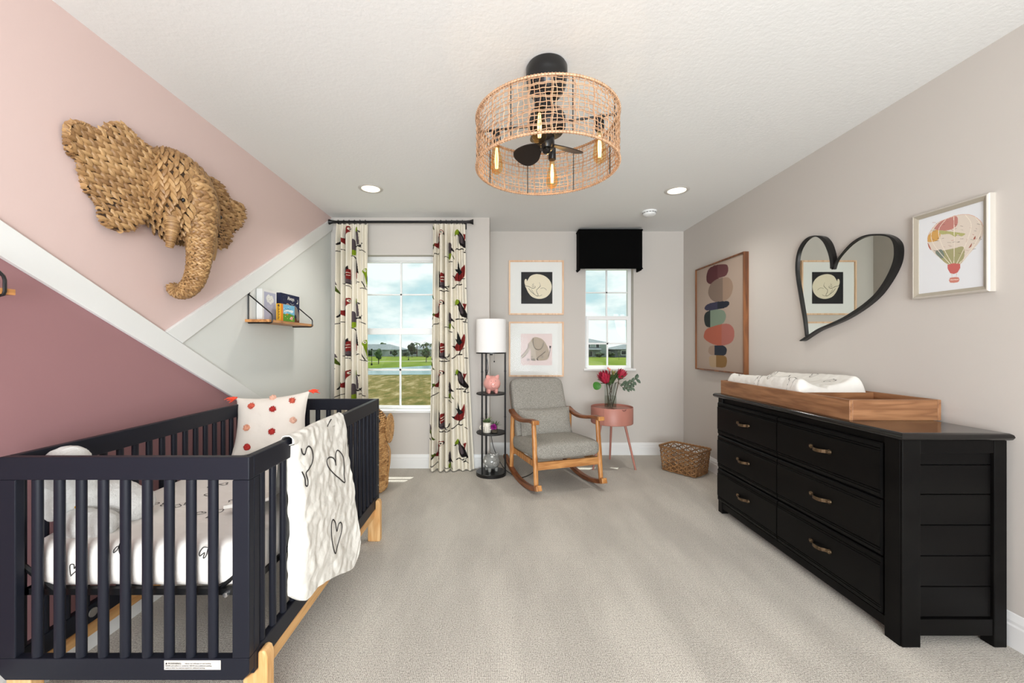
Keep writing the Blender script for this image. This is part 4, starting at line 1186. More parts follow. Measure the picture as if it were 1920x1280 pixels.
def sprig(label, name, pts, leaves, m, size, seed):
    rnd = random.Random(seed)
    t = thing(name, label, 'foliage', pts[0])
    P = [Vector(p) for p in crom([tuple(p) for p in pts], 6)]
    MB().tube(P, .0022, 6).build('stem', stem_m, t, smooth=True)
    mb = MB()
    n = len(P)
    for k in range(leaves):
        i = int(n * (.45 + .54 * k / max(1, leaves - 1))); i = min(n - 2, i)
        d = (P[i + 1] - P[i]).normalized(); a = (k % 2) * pi + rnd.uniform(-.4, .4)
        sd = Vector((0, 0, 1)) * cos(a) + Vector((.1, -1, 0)) * .5 * sin(a)
        petal(mb, P[i], d * .7 + sd, Vector((0, -1, .25)), size * rnd.uniform(.85, 1.15), size * .55, .06)
    mb.build('leaves', m, t, smooth=True, fix=False)
sprig('long eucalyptus sprig reaching out to the right of the vase', 'eucalyptus_sprig', [(VX + .01, VY + .015, VZ + .03), (VX + .045, VY - .005, VZ + .25), at(1170, 722, 3.98), at(1182, 718, 3.96), at(1194, 709, 3.95)], 11, euc, .056, 3)
sprig('short eucalyptus sprig drooping below the long one', 'eucalyptus_sprig', [(VX + .02, VY + .02, VZ + .03), (VX + .05, VY - .02, VZ + .255), at(1166, 725, 3.95), at(1176, 727, 3.94), at(1184, 725, 3.93)], 8, euc, .046, 4)
t = thing('round_leaf', 'single round bright green leaf hanging over the left of the vase', 'foliage', (VX - .03, VY - .01, VZ + .03))
c = at(1119, 723, 3.96)
MB().tube([(VX - .01, VY - .01, VZ + .03), (VX - .048, VY - .02, VZ + .255), c + Vector((.045, .01, .02))], .0025, 6).build('stem', stem_m, t, smooth=True)
MB().lathe([(0, -.001), (.036, -.002), (.042, 0), (.036, .003), (0, .002)], (0, 0, 0), 20).v
mb = MB(); Rq = Matrix.Translation(c) @ Matrix.Rotation(radians(78), 4, 'X') @ Matrix.Rotation(radians(12), 4, 'Y')
mb.grid(lambda a, b_: Rq @ Vector((.042 * b_ * cos(2 * pi * a) * 1.05, .040 * b_ * sin(2 * pi * a), .008 * b_ * b_ * cos(4 * pi * a))), 22, 4, closeu=True)
mb.build('blade', plain('bright_green_leaf', (62, 122, 44), .45), t, smooth=True, fix=False)
# broad dark leaves between the flowers
t = thing('leaf_collar', 'broad dark green leaves packed at the mouth of the vase', 'foliage', (VX, VY, VZ + .03))
mb = MB(); rnd = random.Random(5)
for k in range(20):
    a = 2 * pi * k / 20 + rnd.uniform(-.2, .2); b0_ = Vector((VX + .025 * cos(a), VY + .025 * sin(a), VZ + .235 + rnd.uniform(-.01, .03)))
    petal(mb, b0_, (cos(a) * .65, sin(a) * .65, 1.1), (-cos(a), -sin(a), .5), rnd.uniform(.09, .155), .034, -.12)
mb.build('leaves', leaf_m, t, smooth=True, fix=False)
mb = MB()
for k in range(4):
    a = 2 * pi * k / 4 + .5; mb.tube([(VX + .03 * cos(a), VY + .03 * sin(a), VZ + .022), (VX - .012 * cos(a), VY - .012 * sin(a), VZ + .15), (VX + .025 * cos(a), VY + .025 * sin(a), VZ + .245)], .0034, 6)
mb.build('stems', plain('wet_brown_stem', (62, 42, 28), .5), t, smooth=True)

# ------------------------------------------------------------------ rocking chair
RC = Matrix.Translation((.505, 3.70, 0)) @ Matrix.Rotation(radians(18), 4, 'Z')
def rc(x, y, z): return RC @ Vector((x, y, z))
ch = thing('rocking_chair', 'grey upholstered rocking chair with honey coloured wooden arms and rockers', 'rocking chair', (.505, 3.70, 0), radians(18))
oak = wood('honey_beech', (150, 92, 44), (204, 146, 86), 'Z', 10, .38)
oak_d = wood('walnut_brown_rocker', (92, 50, 26), (142, 84, 46), 'Y', 8, .35)
def tweed_mat():
    m, nt, b = newmat('grey_tweed')
    n = _noise(nt, 260, 3, .7); n2 = _noise(nt, 6, 3, .5)
    r = _ramp(nt, n.outputs['Fac'], [(.32, lin((96, 93, 88))), (.5, lin((148, 144, 136))), (.68, lin((190, 186, 176)))])
    nt.links.new(r.outputs['Color'], b.inputs['Base Color']); b.inputs['Roughness'].default_value = .95; b.inputs['Specular IOR Level'].default_value = .1
    _bump(nt, b, n.outputs['Fac'], .35, .002)
    return m
tweed = tweed_mat()
def rockz(y): return .012 + (y + .06) ** 2 / 1.9
def bar(mb, pts, w, h, M=None):
    """rectangular bar following pts lying in a yz plane (local), w across x"""
    rings = []
    n = len(pts)
    for i, p in enumerate(pts):
        p = Vector(p); t_ = Vector(pts[min(i + 1, n - 1)]) - Vector(pts[max(i - 1, 0)]); t_.normalize()
        up = Vector((1, 0, 0)).cross(t_).normalized()
        if up.z < 0: up = -up
        rings.append([rc(*(p + Vector((sx * w / 2, 0, 0)) + up * (sz * h / 2))) for sx, sz in ((-1, -1), (1, -1), (1, 1), (-1, 1))])
    mb.ring_loft(rings)
XS = .300
for s_ in (-1, 1):
    P = [(s_ * XS, y, rockz(y) + .008) for y in [-.385 + .80 * k / 18 for k in range(19)]]
    mb = MB(); bar(mb, P, .042, .036); mb.build('rocker', oak_d, ch, bevel=.004)
    A = crom([(s_ * (XS + .004), -.325, .595), (s_ * (XS + .004), -.25, .596), (s_ * (XS + .003), -.12, .575), (s_ * XS, .02, .563), (s_ * XS, .14, .578), (s_ * XS, .245, .612)], 5)
    mb = MB(); bar(mb, A, .056, .030); mb.build('armrest', oak_d, ch, bevel=.009, seg=3, smooth=True)
    mb = MB(); bar(mb, [(s_ * (XS + .004), -.352, .595), (s_ * (XS + .004), -.322, .595)], .057, .034); mb.build('arm_cap', oak, ch, bevel=.005, seg=3, smooth=True)
    mb = MB(); bar(mb, [(s_ * XS, -.402, rockz(-.4) + .012), (s_ * XS, -.36, rockz(-.36) + .010)], .048, .044); mb.build('rocker_cap', oak, ch, bevel=.004)
    for a, b_, r0, r1 in (((-.345, rockz(-.345) + .02), (-.290, .585), .020, .019), ((.235, rockz(.235) + .02), (.205, .59), .019, .018)):
        mb = MB(); p0 = rc(s_ * XS, a[0], a[1]); p1 = rc(s_ * XS, b_[0], b_[1])
        mb.tube([p0, (p0 + p1) / 2, p1], [r0, r0 * 1.12, r1], 14, flat=.8, up=rc(1, 0, 0) - rc(0, 0, 0)); mb.build('leg', oak, ch, smooth=True)
MB().box(-XS + .015, XS - .015, -.335, -.308, .205, .268, RC).build('front_rail', wood('rail_beech', (166, 108, 58), (206, 150, 92), 'X', 8, .4), ch, bevel=.003)
MB().box(-XS + .015, XS - .015, .215, .24, .20, .262, RC).box(-XS + .01, -XS + .03, -.31, .22, .215, .262, RC).box(XS - .03, XS - .01, -.31, .22, .215, .262, RC).build('seat_frame', oak, ch)
def cushion(mb, M, hx, hy, hz, p=.35, bulge=.0, nu=40, nv=40, seed=0, ex=5.0):
    """rounded box cushion centred on M, superellipsoid with a bulged top"""
    vs = []
    def sp(c, e): return math.copysign(abs(c) ** e, c)
    def f(a, b_):
        ph = 2 * pi * a; th = pi * (b_ - .5)
        e1 = 2 / ex
        x = hx * sp(cos(th), e1) * sp(cos(ph), e1); y = hy * sp(cos(th), e1) * sp(sin(ph), e1); z = hz * sp(sin(th), p * 2)
        q = max(0, 1 - (x / hx) ** 2) * max(0, 1 - (y / hy) ** 2)
        z += math.copysign(bulge * q, z) if abs(z) > 1e-6 else 0
        v = Vector((x, y, z)); v += Vector((0, 0, 1)) * .002 * noise.noise(v * 9 + Vector((seed, 0, 0)))
        return M @ v
    mb.grid(f, nu, nv, closeu=True)
    return mb
mb = MB(); cushion(mb, RC @ Matrix.Translation((0, -.055, .335)) @ Matrix.Rotation(radians(-3), 4, 'X'), .305, .305, .068, .28, .024, 56, 40, ex=9)
mb.build('seat', tweed, ch, smooth=True, ang=180)
BT = RC @ Matrix.Translation((0, .265, .605)) @ Matrix.Rotation(radians(-20), 4, 'X')
mb = MB(); cushion(mb, BT @ Matrix.Rotation(radians(90), 4, 'X'), .278, .305, .055, .25, .012, 56, 40, ex=10)
mb.build('backrest', tweed, ch, smooth=True, ang=180)
mb = MB()
for s_ in (-1, 1):
    mb.box(s_ * .25 - .012, s_ * .25 + .012, .045, .075, -.37, .2, BT)
mb.build('back_frame', oak, ch)
lp_ = thing('lumbar_pillow', 'small grey tweed lumbar pillow leaning on the rocking chair backrest', 'pillow', rc(0, .1, .42), radians(18))
LM = RC @ Matrix.Translation((0, .112, .495)) @ Matrix.Rotation(radians(-18), 4, 'X') @ Matrix.Rotation(radians(90), 4, 'X')
mb = MB()
def pil(hx, hy, hz, M, n=36, pinch=.06):
    for sgn in (1, -1):
        def f(a, b_):
            u = 2 * a - 1; v = 2 * b_ - 1
            w = (max(0, 1 - abs(u) ** 2.6) * max(0, 1 - abs(v) ** 2.6)) ** .55
            x = hx * u * (1 - pinch * (1 - v * v) * u * u); y = hy * v * (1 - pinch * (1 - u * u) * v * v)
            return M @ Vector((x, y, sgn * hz * w + .002 * noise.noise(Vector((x * 18, y * 18, sgn)))))
        mb.grid(f, n, n)
pil(.262, .140, .075, LM)
mb.build('cover', tweed, lp_, smooth=True, ang=180, fix=False)
mb = MB(); E = []
for k in range(80):
    a = 2 * pi * k / 80; c_, s__ = cos(a), sin(a); m_ = max(abs(c_), abs(s__)); u, v = c_ / m_, s__ / m_
    E.append(LM @ Vector((.262 * u * (1 - .06 * (1 - v * v)), .14 * v * (1 - .06 * (1 - u * u)), 0)))
mb.tube(E, .0045, 6, closed=True); mb.build('piping', tweed, lp_, smooth=True)
# power cord of the lamp across the carpet
cord = crom([(-.05, 3.99, .36), (-.035, 4.0, .26), (-.01, 4.0, .18), (.05, 3.98, .06), (.1, 3.93, .012), (.17, 3.80, .006), (.24, 3.74, .006), (.33, 3.84, .006), (.42, 4.02, .006), (.60, 4.22, .006), (.62, 4.45, .006)], 6)
co = MB().tube(cord, .0036, 6).build('power_cord', black_satin, smooth=True)
tag(co, 'black lamp cord trailing over the carpet under the rocking chair', 'cord')

# ------------------------------------------------------------------ shelf lamp
LX, LY = -.046, 3.85
fl = thing('floor_lamp', 'black round shelf floor lamp with a white drum shade', 'floor lamp', (LX, LY, 0))
mb = MB(); mb.lathe([(0, 0), (.143, 0), (.143, .028), (.140, .031), (0, .031)], (LX, LY, 0), 56); mb.build('base', black_satin, fl, smooth=True)
for z in (.40, .768):
    MB().lathe([(0, z - .007), (.139, z - .007), (.141, z - .003), (.141, z + .003), (.139, z + .006), (0, z + .006)], (LX, LY, 0), 56).build('shelf', plain('black_wood_shelf', (24, 23, 24), .5, bump=(60, .1, .0006)), fl, smooth=True)
for a in (232, -8, 112):
    x, y = LX + .134 * cos(radians(a)), LY + .134 * sin(radians(a))
    mb = MB().cyl((x, y, .02), (x, y, 1.150), .0085, n=12)
    for z in (.55, .98): mb.cyl((x, y, z - .006), (x, y, z + .006), .0105, n=12)
    mb.build('pole', black_metal, fl, smooth=True)
shade_m, nt, b = newmat('white_linen_shade')
b.inputs['Base Color'].default_value = lin((240, 238, 236)); b.inputs['Roughness'].default_value = .9
b.inputs['Transmission Weight'].default_value = 0; b.inputs['Subsurface Weight'].default_value = 0
n = _noise(nt, 300, 2, .5, stretch=(1, 1, .08)); _bump(nt, b, n.outputs['Fac'], .1, .0005)
MB().lathe([(.141, 1.158), (.142, 1.158), (.142, 1.468), (.141, 1.468), (.139, 1.468), (.139, 1.158)], (LX, LY, 0), 64).build('lamp_shade', shade_m, fl, smooth=True)
mb = MB().lathe([(.139, 1.146), (.1435, 1.146), (.1435, 1.158), (.139, 1.158)], (LX, LY, 0), 56)
for a in (0, 60, 120): mb.box(-.138, .138, -.003, .003, 1.148, 1.153, Matrix.Translation((LX, LY, 0)) @ Matrix.Rotation(radians(a), 4, 'Z'))
mb.build('shade_ring', black_metal, fl, smooth=True)
MB().cyl((LX, LY, 1.13), (LX, LY, 1.2), .014, n=12).cyl((LX + .03, LY - .05, 1.075), (LX + .03, LY - .05, 1.146), .0008, n=5).ball((LX + .03, LY - .05, 1.072), .007, 10, 8).build('pull_chain', black_metal, fl, smooth=True)
MB().tube(crom([(LX - .05, LY + .11, 1.14), (LX - .03, LY + .10, 1.0), (LX - .048, LY + .118, .9), (LX - .046, LY + .13, .6), (LX - .044, LY + .13, .37)], 6), .003, 6).build('lamp_wire', black_satin, fl, smooth=True)

def pig(label, cx, cy, z, s, col, spots, rz, seed):
    t = thing('piggy_bank', label, 'piggy bank', (cx, cy, z), rz)
    M = Matrix.Translation((cx, cy, z)) @ Matrix.Rotation(rz, 4, 'Z')
    m = plain('glazed_ceramic_' + str(seed), col, .12, spec=.6, coat=.4)
    # body facing -y
    def P(x, y, zz): return M @ Vector((x, y, zz))
    R3 = M.to_3x3()
    MB().ball(P(0, 0, s * 1.08), (s * .98, s * 1.02, s * .90), 40, 26, R=R3).build('body', m, t, smooth=True)
    sn = MB()
    c0_ = P(0, -s * .93, s * 1.0); c1_ = P(0, -s * 1.16, s * 1.0)
    sn.tube([P(0, -s * .86, s), c0_, P(0, -s * 1.12, s), c1_, P(0, -s * 1.165, s)], [s * .36, s * .345, s * .335, s * .29, s * .05], 28, flat=.82)
    sn.build('snout', m, t, smooth=True, ang=60)
    dk = plain('pig_dark_' + str(seed), tuple(int(x * .55) for x in col), .3)
    e = MB()
    for s_ in (-1, 1):
        e.ball(P(s_ * s * .10, -s * 1.16, s), (s * .035, s * .02, s * .06), 8, 6, R=R3)
        e.ball(P(s_ * s * .25, -s * .93, s * 1.42), s * .045, 10, 8)
    mth = [P(s * .42 * q, -s * (1.0 - .10 * abs(q)) - .002, s * (.60 + .10 * q * q)) for q in [-1 + k / 6 for k in range(13)]]
    mth = [P(s * .30 * q, -s * .98 * sqrt(max(0, 1 - (.30 * q) ** 2 - ((.56 + .1 * q * q - 1.08) / .9) ** 2)) - .0015, s * (.56 + .10 * q * q)) for q in [-1 + k / 6 for k in range(13)]]
    e.tube(mth, s * .018, 5)
    e.build('face_marks', dk, t, smooth=True)
    for s_ in (-1, 1):
        ears = MB()
        b0_ = Vector((s_ * s * .46, -s * .42, s * 1.72))
        q = [Vector((0, 0, 0)), Vector((s_ * s * .08, -s * .03, s * .14)), Vector((s_ * s * .15, -s * .12, s * .30)), Vector((s_ * s * .17, -s * .2, s * .36))]
        ears.tube([M @ (b0_ + v) for v in q], [s * .26, s * .25, s * .15, s * .03], 14, flat=.5, up=R3 @ Vector((1, 0, 0)))
        ears.build('ear', m, t, smooth=True)
    for sx in (-1, 1):
        for sy in (-1, 1):
            MB().tube([P(sx * s * .42, sy * s * .45, 0), P(sx * s * .42, sy * s * .45, s * .04), P(sx * s * .40, sy * s * .42, s * .45)], [s * .15, s * .17, s * .24], 14).build('foot', m, t, smooth=True)
    MB().tube([P(.012 * cos(a * 1.0), s * .98 + .008 * a * .3, s * 1.1 + .012 * sin(a)) for a in [k * .6 for k in range(12)]], .003, 6).build('tail', m, t, smooth=True)
    MB().box(-.004, .004, -s * .25, s * .25, s * 1.965, s * 1.985, M).build('coin_slot', dk, t)
    if spots:
        sp = MB(); rn = random.Random(seed); wd = plain('white_glaze_spots', (232, 232, 228), .15)
        for (ax, az) in spots:
            dv = Vector((sin(ax) * cos(az), -cos(ax) * cos(az), sin(az)))
            rad = Vector((dv.x * s * .98, dv.y * s * 1.02, dv.z * s * .90)); nrm = dv.normalized(); q = nrm.to_track_quat('Z', 'Y')
            sp.ball(M @ (Vector((0, 0, s * 1.08)) + rad), (s * .15, s * .15, s * .02), 14, 4, R=R3 @ q.to_matrix())
        sp.build('spots', wd, t, smooth=True)
pig('glossy pink piggy bank on the top shelf of the lamp', LX + .008, LY - .005, .774, .083, (232, 166, 156), None, radians(10), 1)
pig('grey piggy bank with white dots on the base of the lamp', LX + .002, LY + .02, .031, .083, (142, 142, 138), [(-1.2, .2), (-1.5, -.3), (-1.0, .8), (-1.1, -.45), (.2, 1.1), (-.6, 1.2), (1.4, .5), (-1.9, .4), (-.3, .85)], radians(24), 2)

# white pot shaped like an elephant, with a green succulent; purple flowering plant in a small glass
PZ = .406
t = thing('potted_succulent', 'small green succulent in a white ceramic elephant pot on the middle lamp shelf', 'potted plant', (LX - .042, LY - .03, PZ))
wc = plain('white_ceramic', (226, 220, 206), .35)
px_, py_ = LX - .04, LY - .03
mb = MB().lathe([(0, 0), (.036, 0), (.042, .02), (.044, .06), (.040, .092), (.036, .094), (.036, .08), (0, .08)], (px_, py_, PZ), 28)
mb.build('pot', wc, t, smooth=True)
MB().tube([(px_ - .012, py_ - .046, PZ + .06), (px_ - .012, py_ - .058, PZ + .045), (px_ - .012, py_ - .058, PZ + .02), (px_ - .012, py_ - .068, PZ + .010)], [.011, .009, .007, .006], 10).build('trunk', wc, t, smooth=True)
for s_ in (-1, 1):
    MB().tube([(px_ - .006 + s_ * .040 + .017 * cos(a), py_ - .040, PZ + .052 + .020 * sin(a)) for a in [2 * pi * i / 18 for i in range(18)]], .0045, 6, closed=True).build('ear', wc, t, smooth=True)
succ = leafy('succulent_green', [(0, (62, 88, 50)), (.6, (98, 124, 72)), (1, (128, 142, 92))], 60, .6)
mb = MB(); rnd = random.Random(12)
for k in range(85):
    a = rnd.uniform(0, 2 * pi); el = rnd.uniform(-.1, 1.4); o_ = Vector((px_ + .02 * cos(a) * rnd.random(), py_ + .02 * sin(a) * rnd.random(), PZ + .09))
    dv = Vector((cos(a), sin(a), el)).normalized(); L = rnd.uniform(.02, .055)
    petal(mb, o_ + dv * L * rnd.uniform(.0, .7), dv, Vector((0, 0, 1)) + dv * .1 + Vector((.1, 0, 0)), L * .6, .011, .2, 3)
mb.build('plant', succ, t, smooth=True, fix=False)
t = thing('flower_cup', 'magenta flower with dark leaves in a small glass cup on the middle lamp shelf', 'potted plant', (LX + .03, LY - .06, PZ))
qx, qy = LX + .032, LY - .062
MB().box(qx - .028, qx + .028, qy - .028, qy + .028, PZ, PZ + .062).build('glass_cup', glass_mat('cup_glass', (190, 188, 180), 1.45, 1.4), t, bevel=.006, smooth=True)
MB().box(qx - .024, qx + .024, qy - .024, qy + .024, PZ + .004, PZ + .032).build('pebbles', plain('dark_pebbles', (96, 84, 72), .8, var=(140, (150, 136, 118), .4, .6), bump=(120, .8, .004)), t, bevel=.004)
mb = MB()
for k in range(16):
    a = k * 2.4; el = .4 + .9 * (k % 3) / 2
    petal(mb, Vector((qx + .008, qy + .01, PZ + .055)), (cos(a), sin(a), el), (0, 0, 1), .07, .012, -.1, 4)
mb.build('leaves', leaf_m, t, smooth=True, fix=False)
mb = MB(); c = Vector((qx - .008, qy - .028, PZ + .062))
for k in range(26):
    a = k * 2.4; el = -.9 + 1.8 * (k / 25)
    petal(mb, c, (cos(a) * .9, -.5 + sin(a) * .5, el), (0, -1, .2), .034, .018, .1, 4)
mb.build('petals', leafy('magenta_petals', [(0, (128, 24, 112)), (1, (168, 40, 142))], 50, .6), t, smooth=True, fix=False)

# ------------------------------------------------------------------ ceiling fittings
glow = emit_mat('warm_lamp_glow', (255, 240, 214), 3.0)
for (x, y, lab) in ((-1.02, 3.30, 'recessed downlight left of the fan light, above the large window'), (1.49, 3.34, 'recessed downlight right of the fan light, near the smoke detector')):
    t = thing('recessed_downlight', lab, 'downlight', (x, y, H), group=None)
    MB().lathe([(.070, H - .0005), (.074, H - .006), (.094, H - .004), (.098, H - .0005)], (x, y, 0), 48).build('trim_ring', plain('downlight_trim', (206, 202, 196), .45), t, smooth=True)
    MB().lathe([(0, H - .003), (.071, H - .003)], (x, y, 0), 40).build('lens', glow, t)
    l = bpy.data.lights.new('downlight_lamp', 'SPOT'); l.energy = 40; l.spot_size = radians(130); l.spot_blend = .9; l.shadow_soft_size = .07; l.color = (1, .96, .9)
    o = bpy.data.objects.new('downlight_lamp', l); o.location = (0, 0, -.02); COL.objects.link(o); o.parent = t
t = thing('smoke_detector', 'white round smoke detector on the ceiling near the corner', 'smoke detector', (1.46, 3.86, H))
MB().lathe([(0, H), (.068, H), (.068, H - .012), (.064, H - .016), (.0, H - .016)][::-1], (1.46, 3.86, 0), 40).build('base', vinyl, t, smooth=True)
MB().lathe([(.058, H - .016), (.060, H - .022), (.056, H - .036), (.042, H - .046), (.02, H - .049), (0, H - .049)], (1.46, 3.86, 0), 40).build('cover', vinyl, t, smooth=True)
mb = MB()
for k in range(14):
    a = 2 * pi * k / 14; mb.box(.052, .0615, -.008, .008, H - .021, H - .017, Matrix.Translation((1.46, 3.86, 0)) @ Matrix.Rotation(a, 4, 'Z'))
mb.build('vent_slots', plain('vent_grey', (70, 70, 70), .7), t)

# ------------------------------------------------------------------ rattan drum fan light
FX, FY, FR, FZ0, FZ1 = .232, 1.86, .320, 2.034, 2.252
fan = thing('fan_light', 'black ceiling fan light inside a round woven rattan drum', 'ceiling light', (FX, FY, H))
c3 = (FX, FY, 0)
MB().lathe([(0, H), (.088, H), (.0945, H - .012), (.0945, H - .055), (.090, H - .066), (.092, H - .075), (.088, H - .095), (.074, H - .125), (.05, H - .150), (.034, H - .158), (0, H - .158)], c3, 48).build('canopy', black_satin, fan, smooth=True)
MB().lathe([(.034, H - .15), (.034, 2.300), (.05, 2.298), (.075, 2.285), (.086, 2.262), (.086, 2.215), (.074, 2.195), (.03, 2.188), (0, 2.188)], c3, 40).build('motor_housing', black_metal, fan, smooth=True)
MB().lathe([(.03, 2.19), (.036, 2.18), (.036, 2.135), (.030, 2.122), (.018, 2.12), (.018, 2.108), (.012, 2.102), (0, 2.10)], c3, 32).build('hub', black_satin, fan, smooth=True)
for a in (140, 20, 260):
    ar = radians(a); dx = Vector((cos(ar), sin(ar), 0)); dy = Vector((-sin(ar), cos(ar), 0)); cc = Vector((FX, FY, 2.148))
    out = []
    for L, w0, w1 in ((.030, -.012, .012), (.05, -.03, .024), (.075, -.052, .034), (.10, -.062, .040), (.13, -.064, .042), (.155, -.055, .038), (.172, -.035, .026), (.18, -.01, .008)):
        out.append((L, w0, w1))
    poly = [(L, w0) for L, w0, w1 in out] + [(L, w1) for L, w0, w1 in reversed(out)]
    poly = crom(poly, 3, True)
    MB().prism(poly, lambda p, q, t_: cc + dx * p + dy * q + Vector((0, 0, q * .38 - .10 * p + t_ - 1.2 * q * q)), 0, .0045).build('blade', plain('dark_bronze_blade', (34, 27, 24), .42, .3), fan, smooth=True)
cane = leafy('rattan_cane', [(0, (164, 126, 96)), (.5, (188, 148, 114)), (1, (208, 172, 138))], 50, .55)
mb = MB(); rnd = random.Random(2)
NV, NH = 92, 12
rowz = [FZ0 + .012 + (FZ1 - FZ0 - .024) * k / (NH - 1) for k in range(NH)]
for k in range(NH):
    ph = rnd.uniform(0, 6); dbl = 2 if k % 3 == 1 else 1
    for dd in range(dbl):
        pts = []
        for j in range(NV * 2):
            a = 2 * pi * j / (NV * 2)
            wav = .0025 * ((1 if (j // 2 + k) % 2 else -1)) * (1 if j % 2 else 0)
            z = rowz[k] + .0032 * sin(3 * a + ph) + .002 * sin(11 * a + ph * 2) + (dd * .0052 if dd else 0)
            pts.append((FX + (FR + wav) * cos(a), FY + (FR + wav) * sin(a), z))
        mb.tube(pts, .0017, 5, closed=True)
for j in range(NV):
    a0 = 2 * pi * j / NV + rnd.uniform(-.006, .006)
    for dd in range(2 if j % 4 == 0 else 1):
        pts = []
        for k in range(NH + 2):
            z = FZ0 + (FZ1 - FZ0) * k / (NH + 1); a = a0 + .010 * sin(k * 1.1 + j * 1.7) + dd * .016
            w = .002 * (1 if (k + j) % 2 else -1)
            pts.append((FX + (FR + w) * cos(a), FY + (FR + w) * sin(a), z))
        mb.tube(pts, .0017, 5)
mb.build('woven_shade', cane, fan, smooth=True)
mb = MB()
for z in (FZ0, FZ1):
    P = [(FX + FR * cos(a), FY + FR * sin(a), z) for a in [2 * pi * i / 120 for i in range(120)]]
    mb.tube(P, .0055, 8, closed=True)
    for i in range(150):
        a = 2 * pi * i / 150
        cc = Vector((FX + FR * cos(a), FY + FR * sin(a), z)); rd = Vector((cos(a), sin(a), 0)); tn = Vector((-sin(a), cos(a), 0))
        mb.tube([cc + (rd * cos(q) + Vector((0, 0, 1)) * sin(q)) * .0062 + tn * .004 * sin(q * .5) for q in [2 * pi * m_ / 8 for m_ in range(8)]], .0016, 4, closed=True)
mb.build('rim', cane, fan, smooth=True)
mb = MB()
for k in range(8):
    a = 2 * pi * k / 8 + .2; x, y = FX + (FR - .006) * cos(a), FY + (FR - .006) * sin(a)
    mb.cyl((x, y, FZ0), (x, y, FZ1), .002, n=6)
mb.build('wire_frame', black_metal, fan)
amber = glass_mat('amber_bulb_glass', (255, 238, 206), 1.4, .4)
fil = emit_mat('filament', (255, 222, 160), 4.0)
for a in (166, 256, 346, 76):
    ar = radians(a); bx, by = FX + .236 * cos(ar), FY + .236 * sin(ar)
    arm = MB().tube([(FX + .07 * cos(ar), FY + .07 * sin(ar), 2.236), (bx, by, 2.240), (FX + (FR - .004) * cos(ar), FY + (FR - .004) * sin(ar), 2.241)], .0055, 8).build('arm', black_metal, fan, smooth=True)
    MB().lathe([(0, 2.243), (.012, 2.243), (.019, 2.236), (.0195, 2.180), (.018, 2.178), (0, 2.178)], (bx, by, 0), 20).build('socket', black_satin, arm, smooth=True)
    bl = MB().lathe([(0, 2.030), (.010, 2.032), (.022, 2.042), (.0295, 2.060), (.030, 2.076), (.024, 2.110), (.016, 2.145), (.0135, 2.165), (.0135, 2.178)], (bx, by, 0), 24).build('bulb', amber, arm, smooth=True)
    mb = MB()
    for q in range(8):
        b_ = 2 * pi * q / 8; mb.tube([(bx + .004 * cos(b_), by + .004 * sin(b_), 2.155), (bx + .008 * cos(b_), by + .008 * sin(b_), 2.105), (bx + .006 * cos(b_), by + .006 * sin(b_), 2.058)], .0009, 4)
    mb.build('filament', fil, arm)
    l = bpy.data.lights.new('bulb_light', 'POINT'); l.energy = .35; l.shadow_soft_size = .02; l.color = (1, .75, .42)
    o = bpy.data.objects.new('bulb_light', l); o.location = Vector((bx, by, 2.10)) - Vector((FX, FY, H)); COL.objects.link(o); o.parent = fan

# ------------------------------------------------------------------ woven elephant head on the accent wall
hyac = leafy('braided_water_hyacinth', [(0, (138, 102, 64)), (.5, (162, 124, 80)), (1, (188, 150, 102))], 38, .5)
core = plain('dark_braid_core', (58, 40, 24), .9)
EY = 2.02
el = thing('woven_elephant_head', 'large braided straw elephant head hung on the pink wall', 'wall decoration', (XL, EY, 1.9))
def EP(y, p, z): return Vector((XL + p, y, z))
def leafseg(mb, c, d, nrm, L, W, H_):
    """a plump twisted strand: lens shaped, along d, standing out along nrm"""
    d = d.normalized(); s_ = nrm.cross(d).normalized()
    vs = [c - d * L / 2]
    for q, w, h in ((-.28, .75, .7), (.02, 1, 1), (.30, .72, .8)):
        o_ = c + d * L * q
        vs += [o_ + s_ * W / 2 * w, o_ + s_ * W / 4 * w + nrm * H_ * h, o_ - s_ * W / 4 * w + nrm * H_ * h * .9, o_ - s_ * W / 2 * w]
    vs.append(c + d * L / 2 + nrm * H_ * .2)
    fs = [(0, 1, 2), (0, 2, 3), (0, 3, 4)]
    for r_ in range(2):
        a = 1 + 4 * r_
        for j in range(3): fs.append((a + j, a + 4 + j, a + 5 + j, a + 1 + j))
    fs += [(9, 13, 10), (10, 13, 11), (11, 13, 12)]
    mb.add(vs, fs)
rnd = random.Random(21)
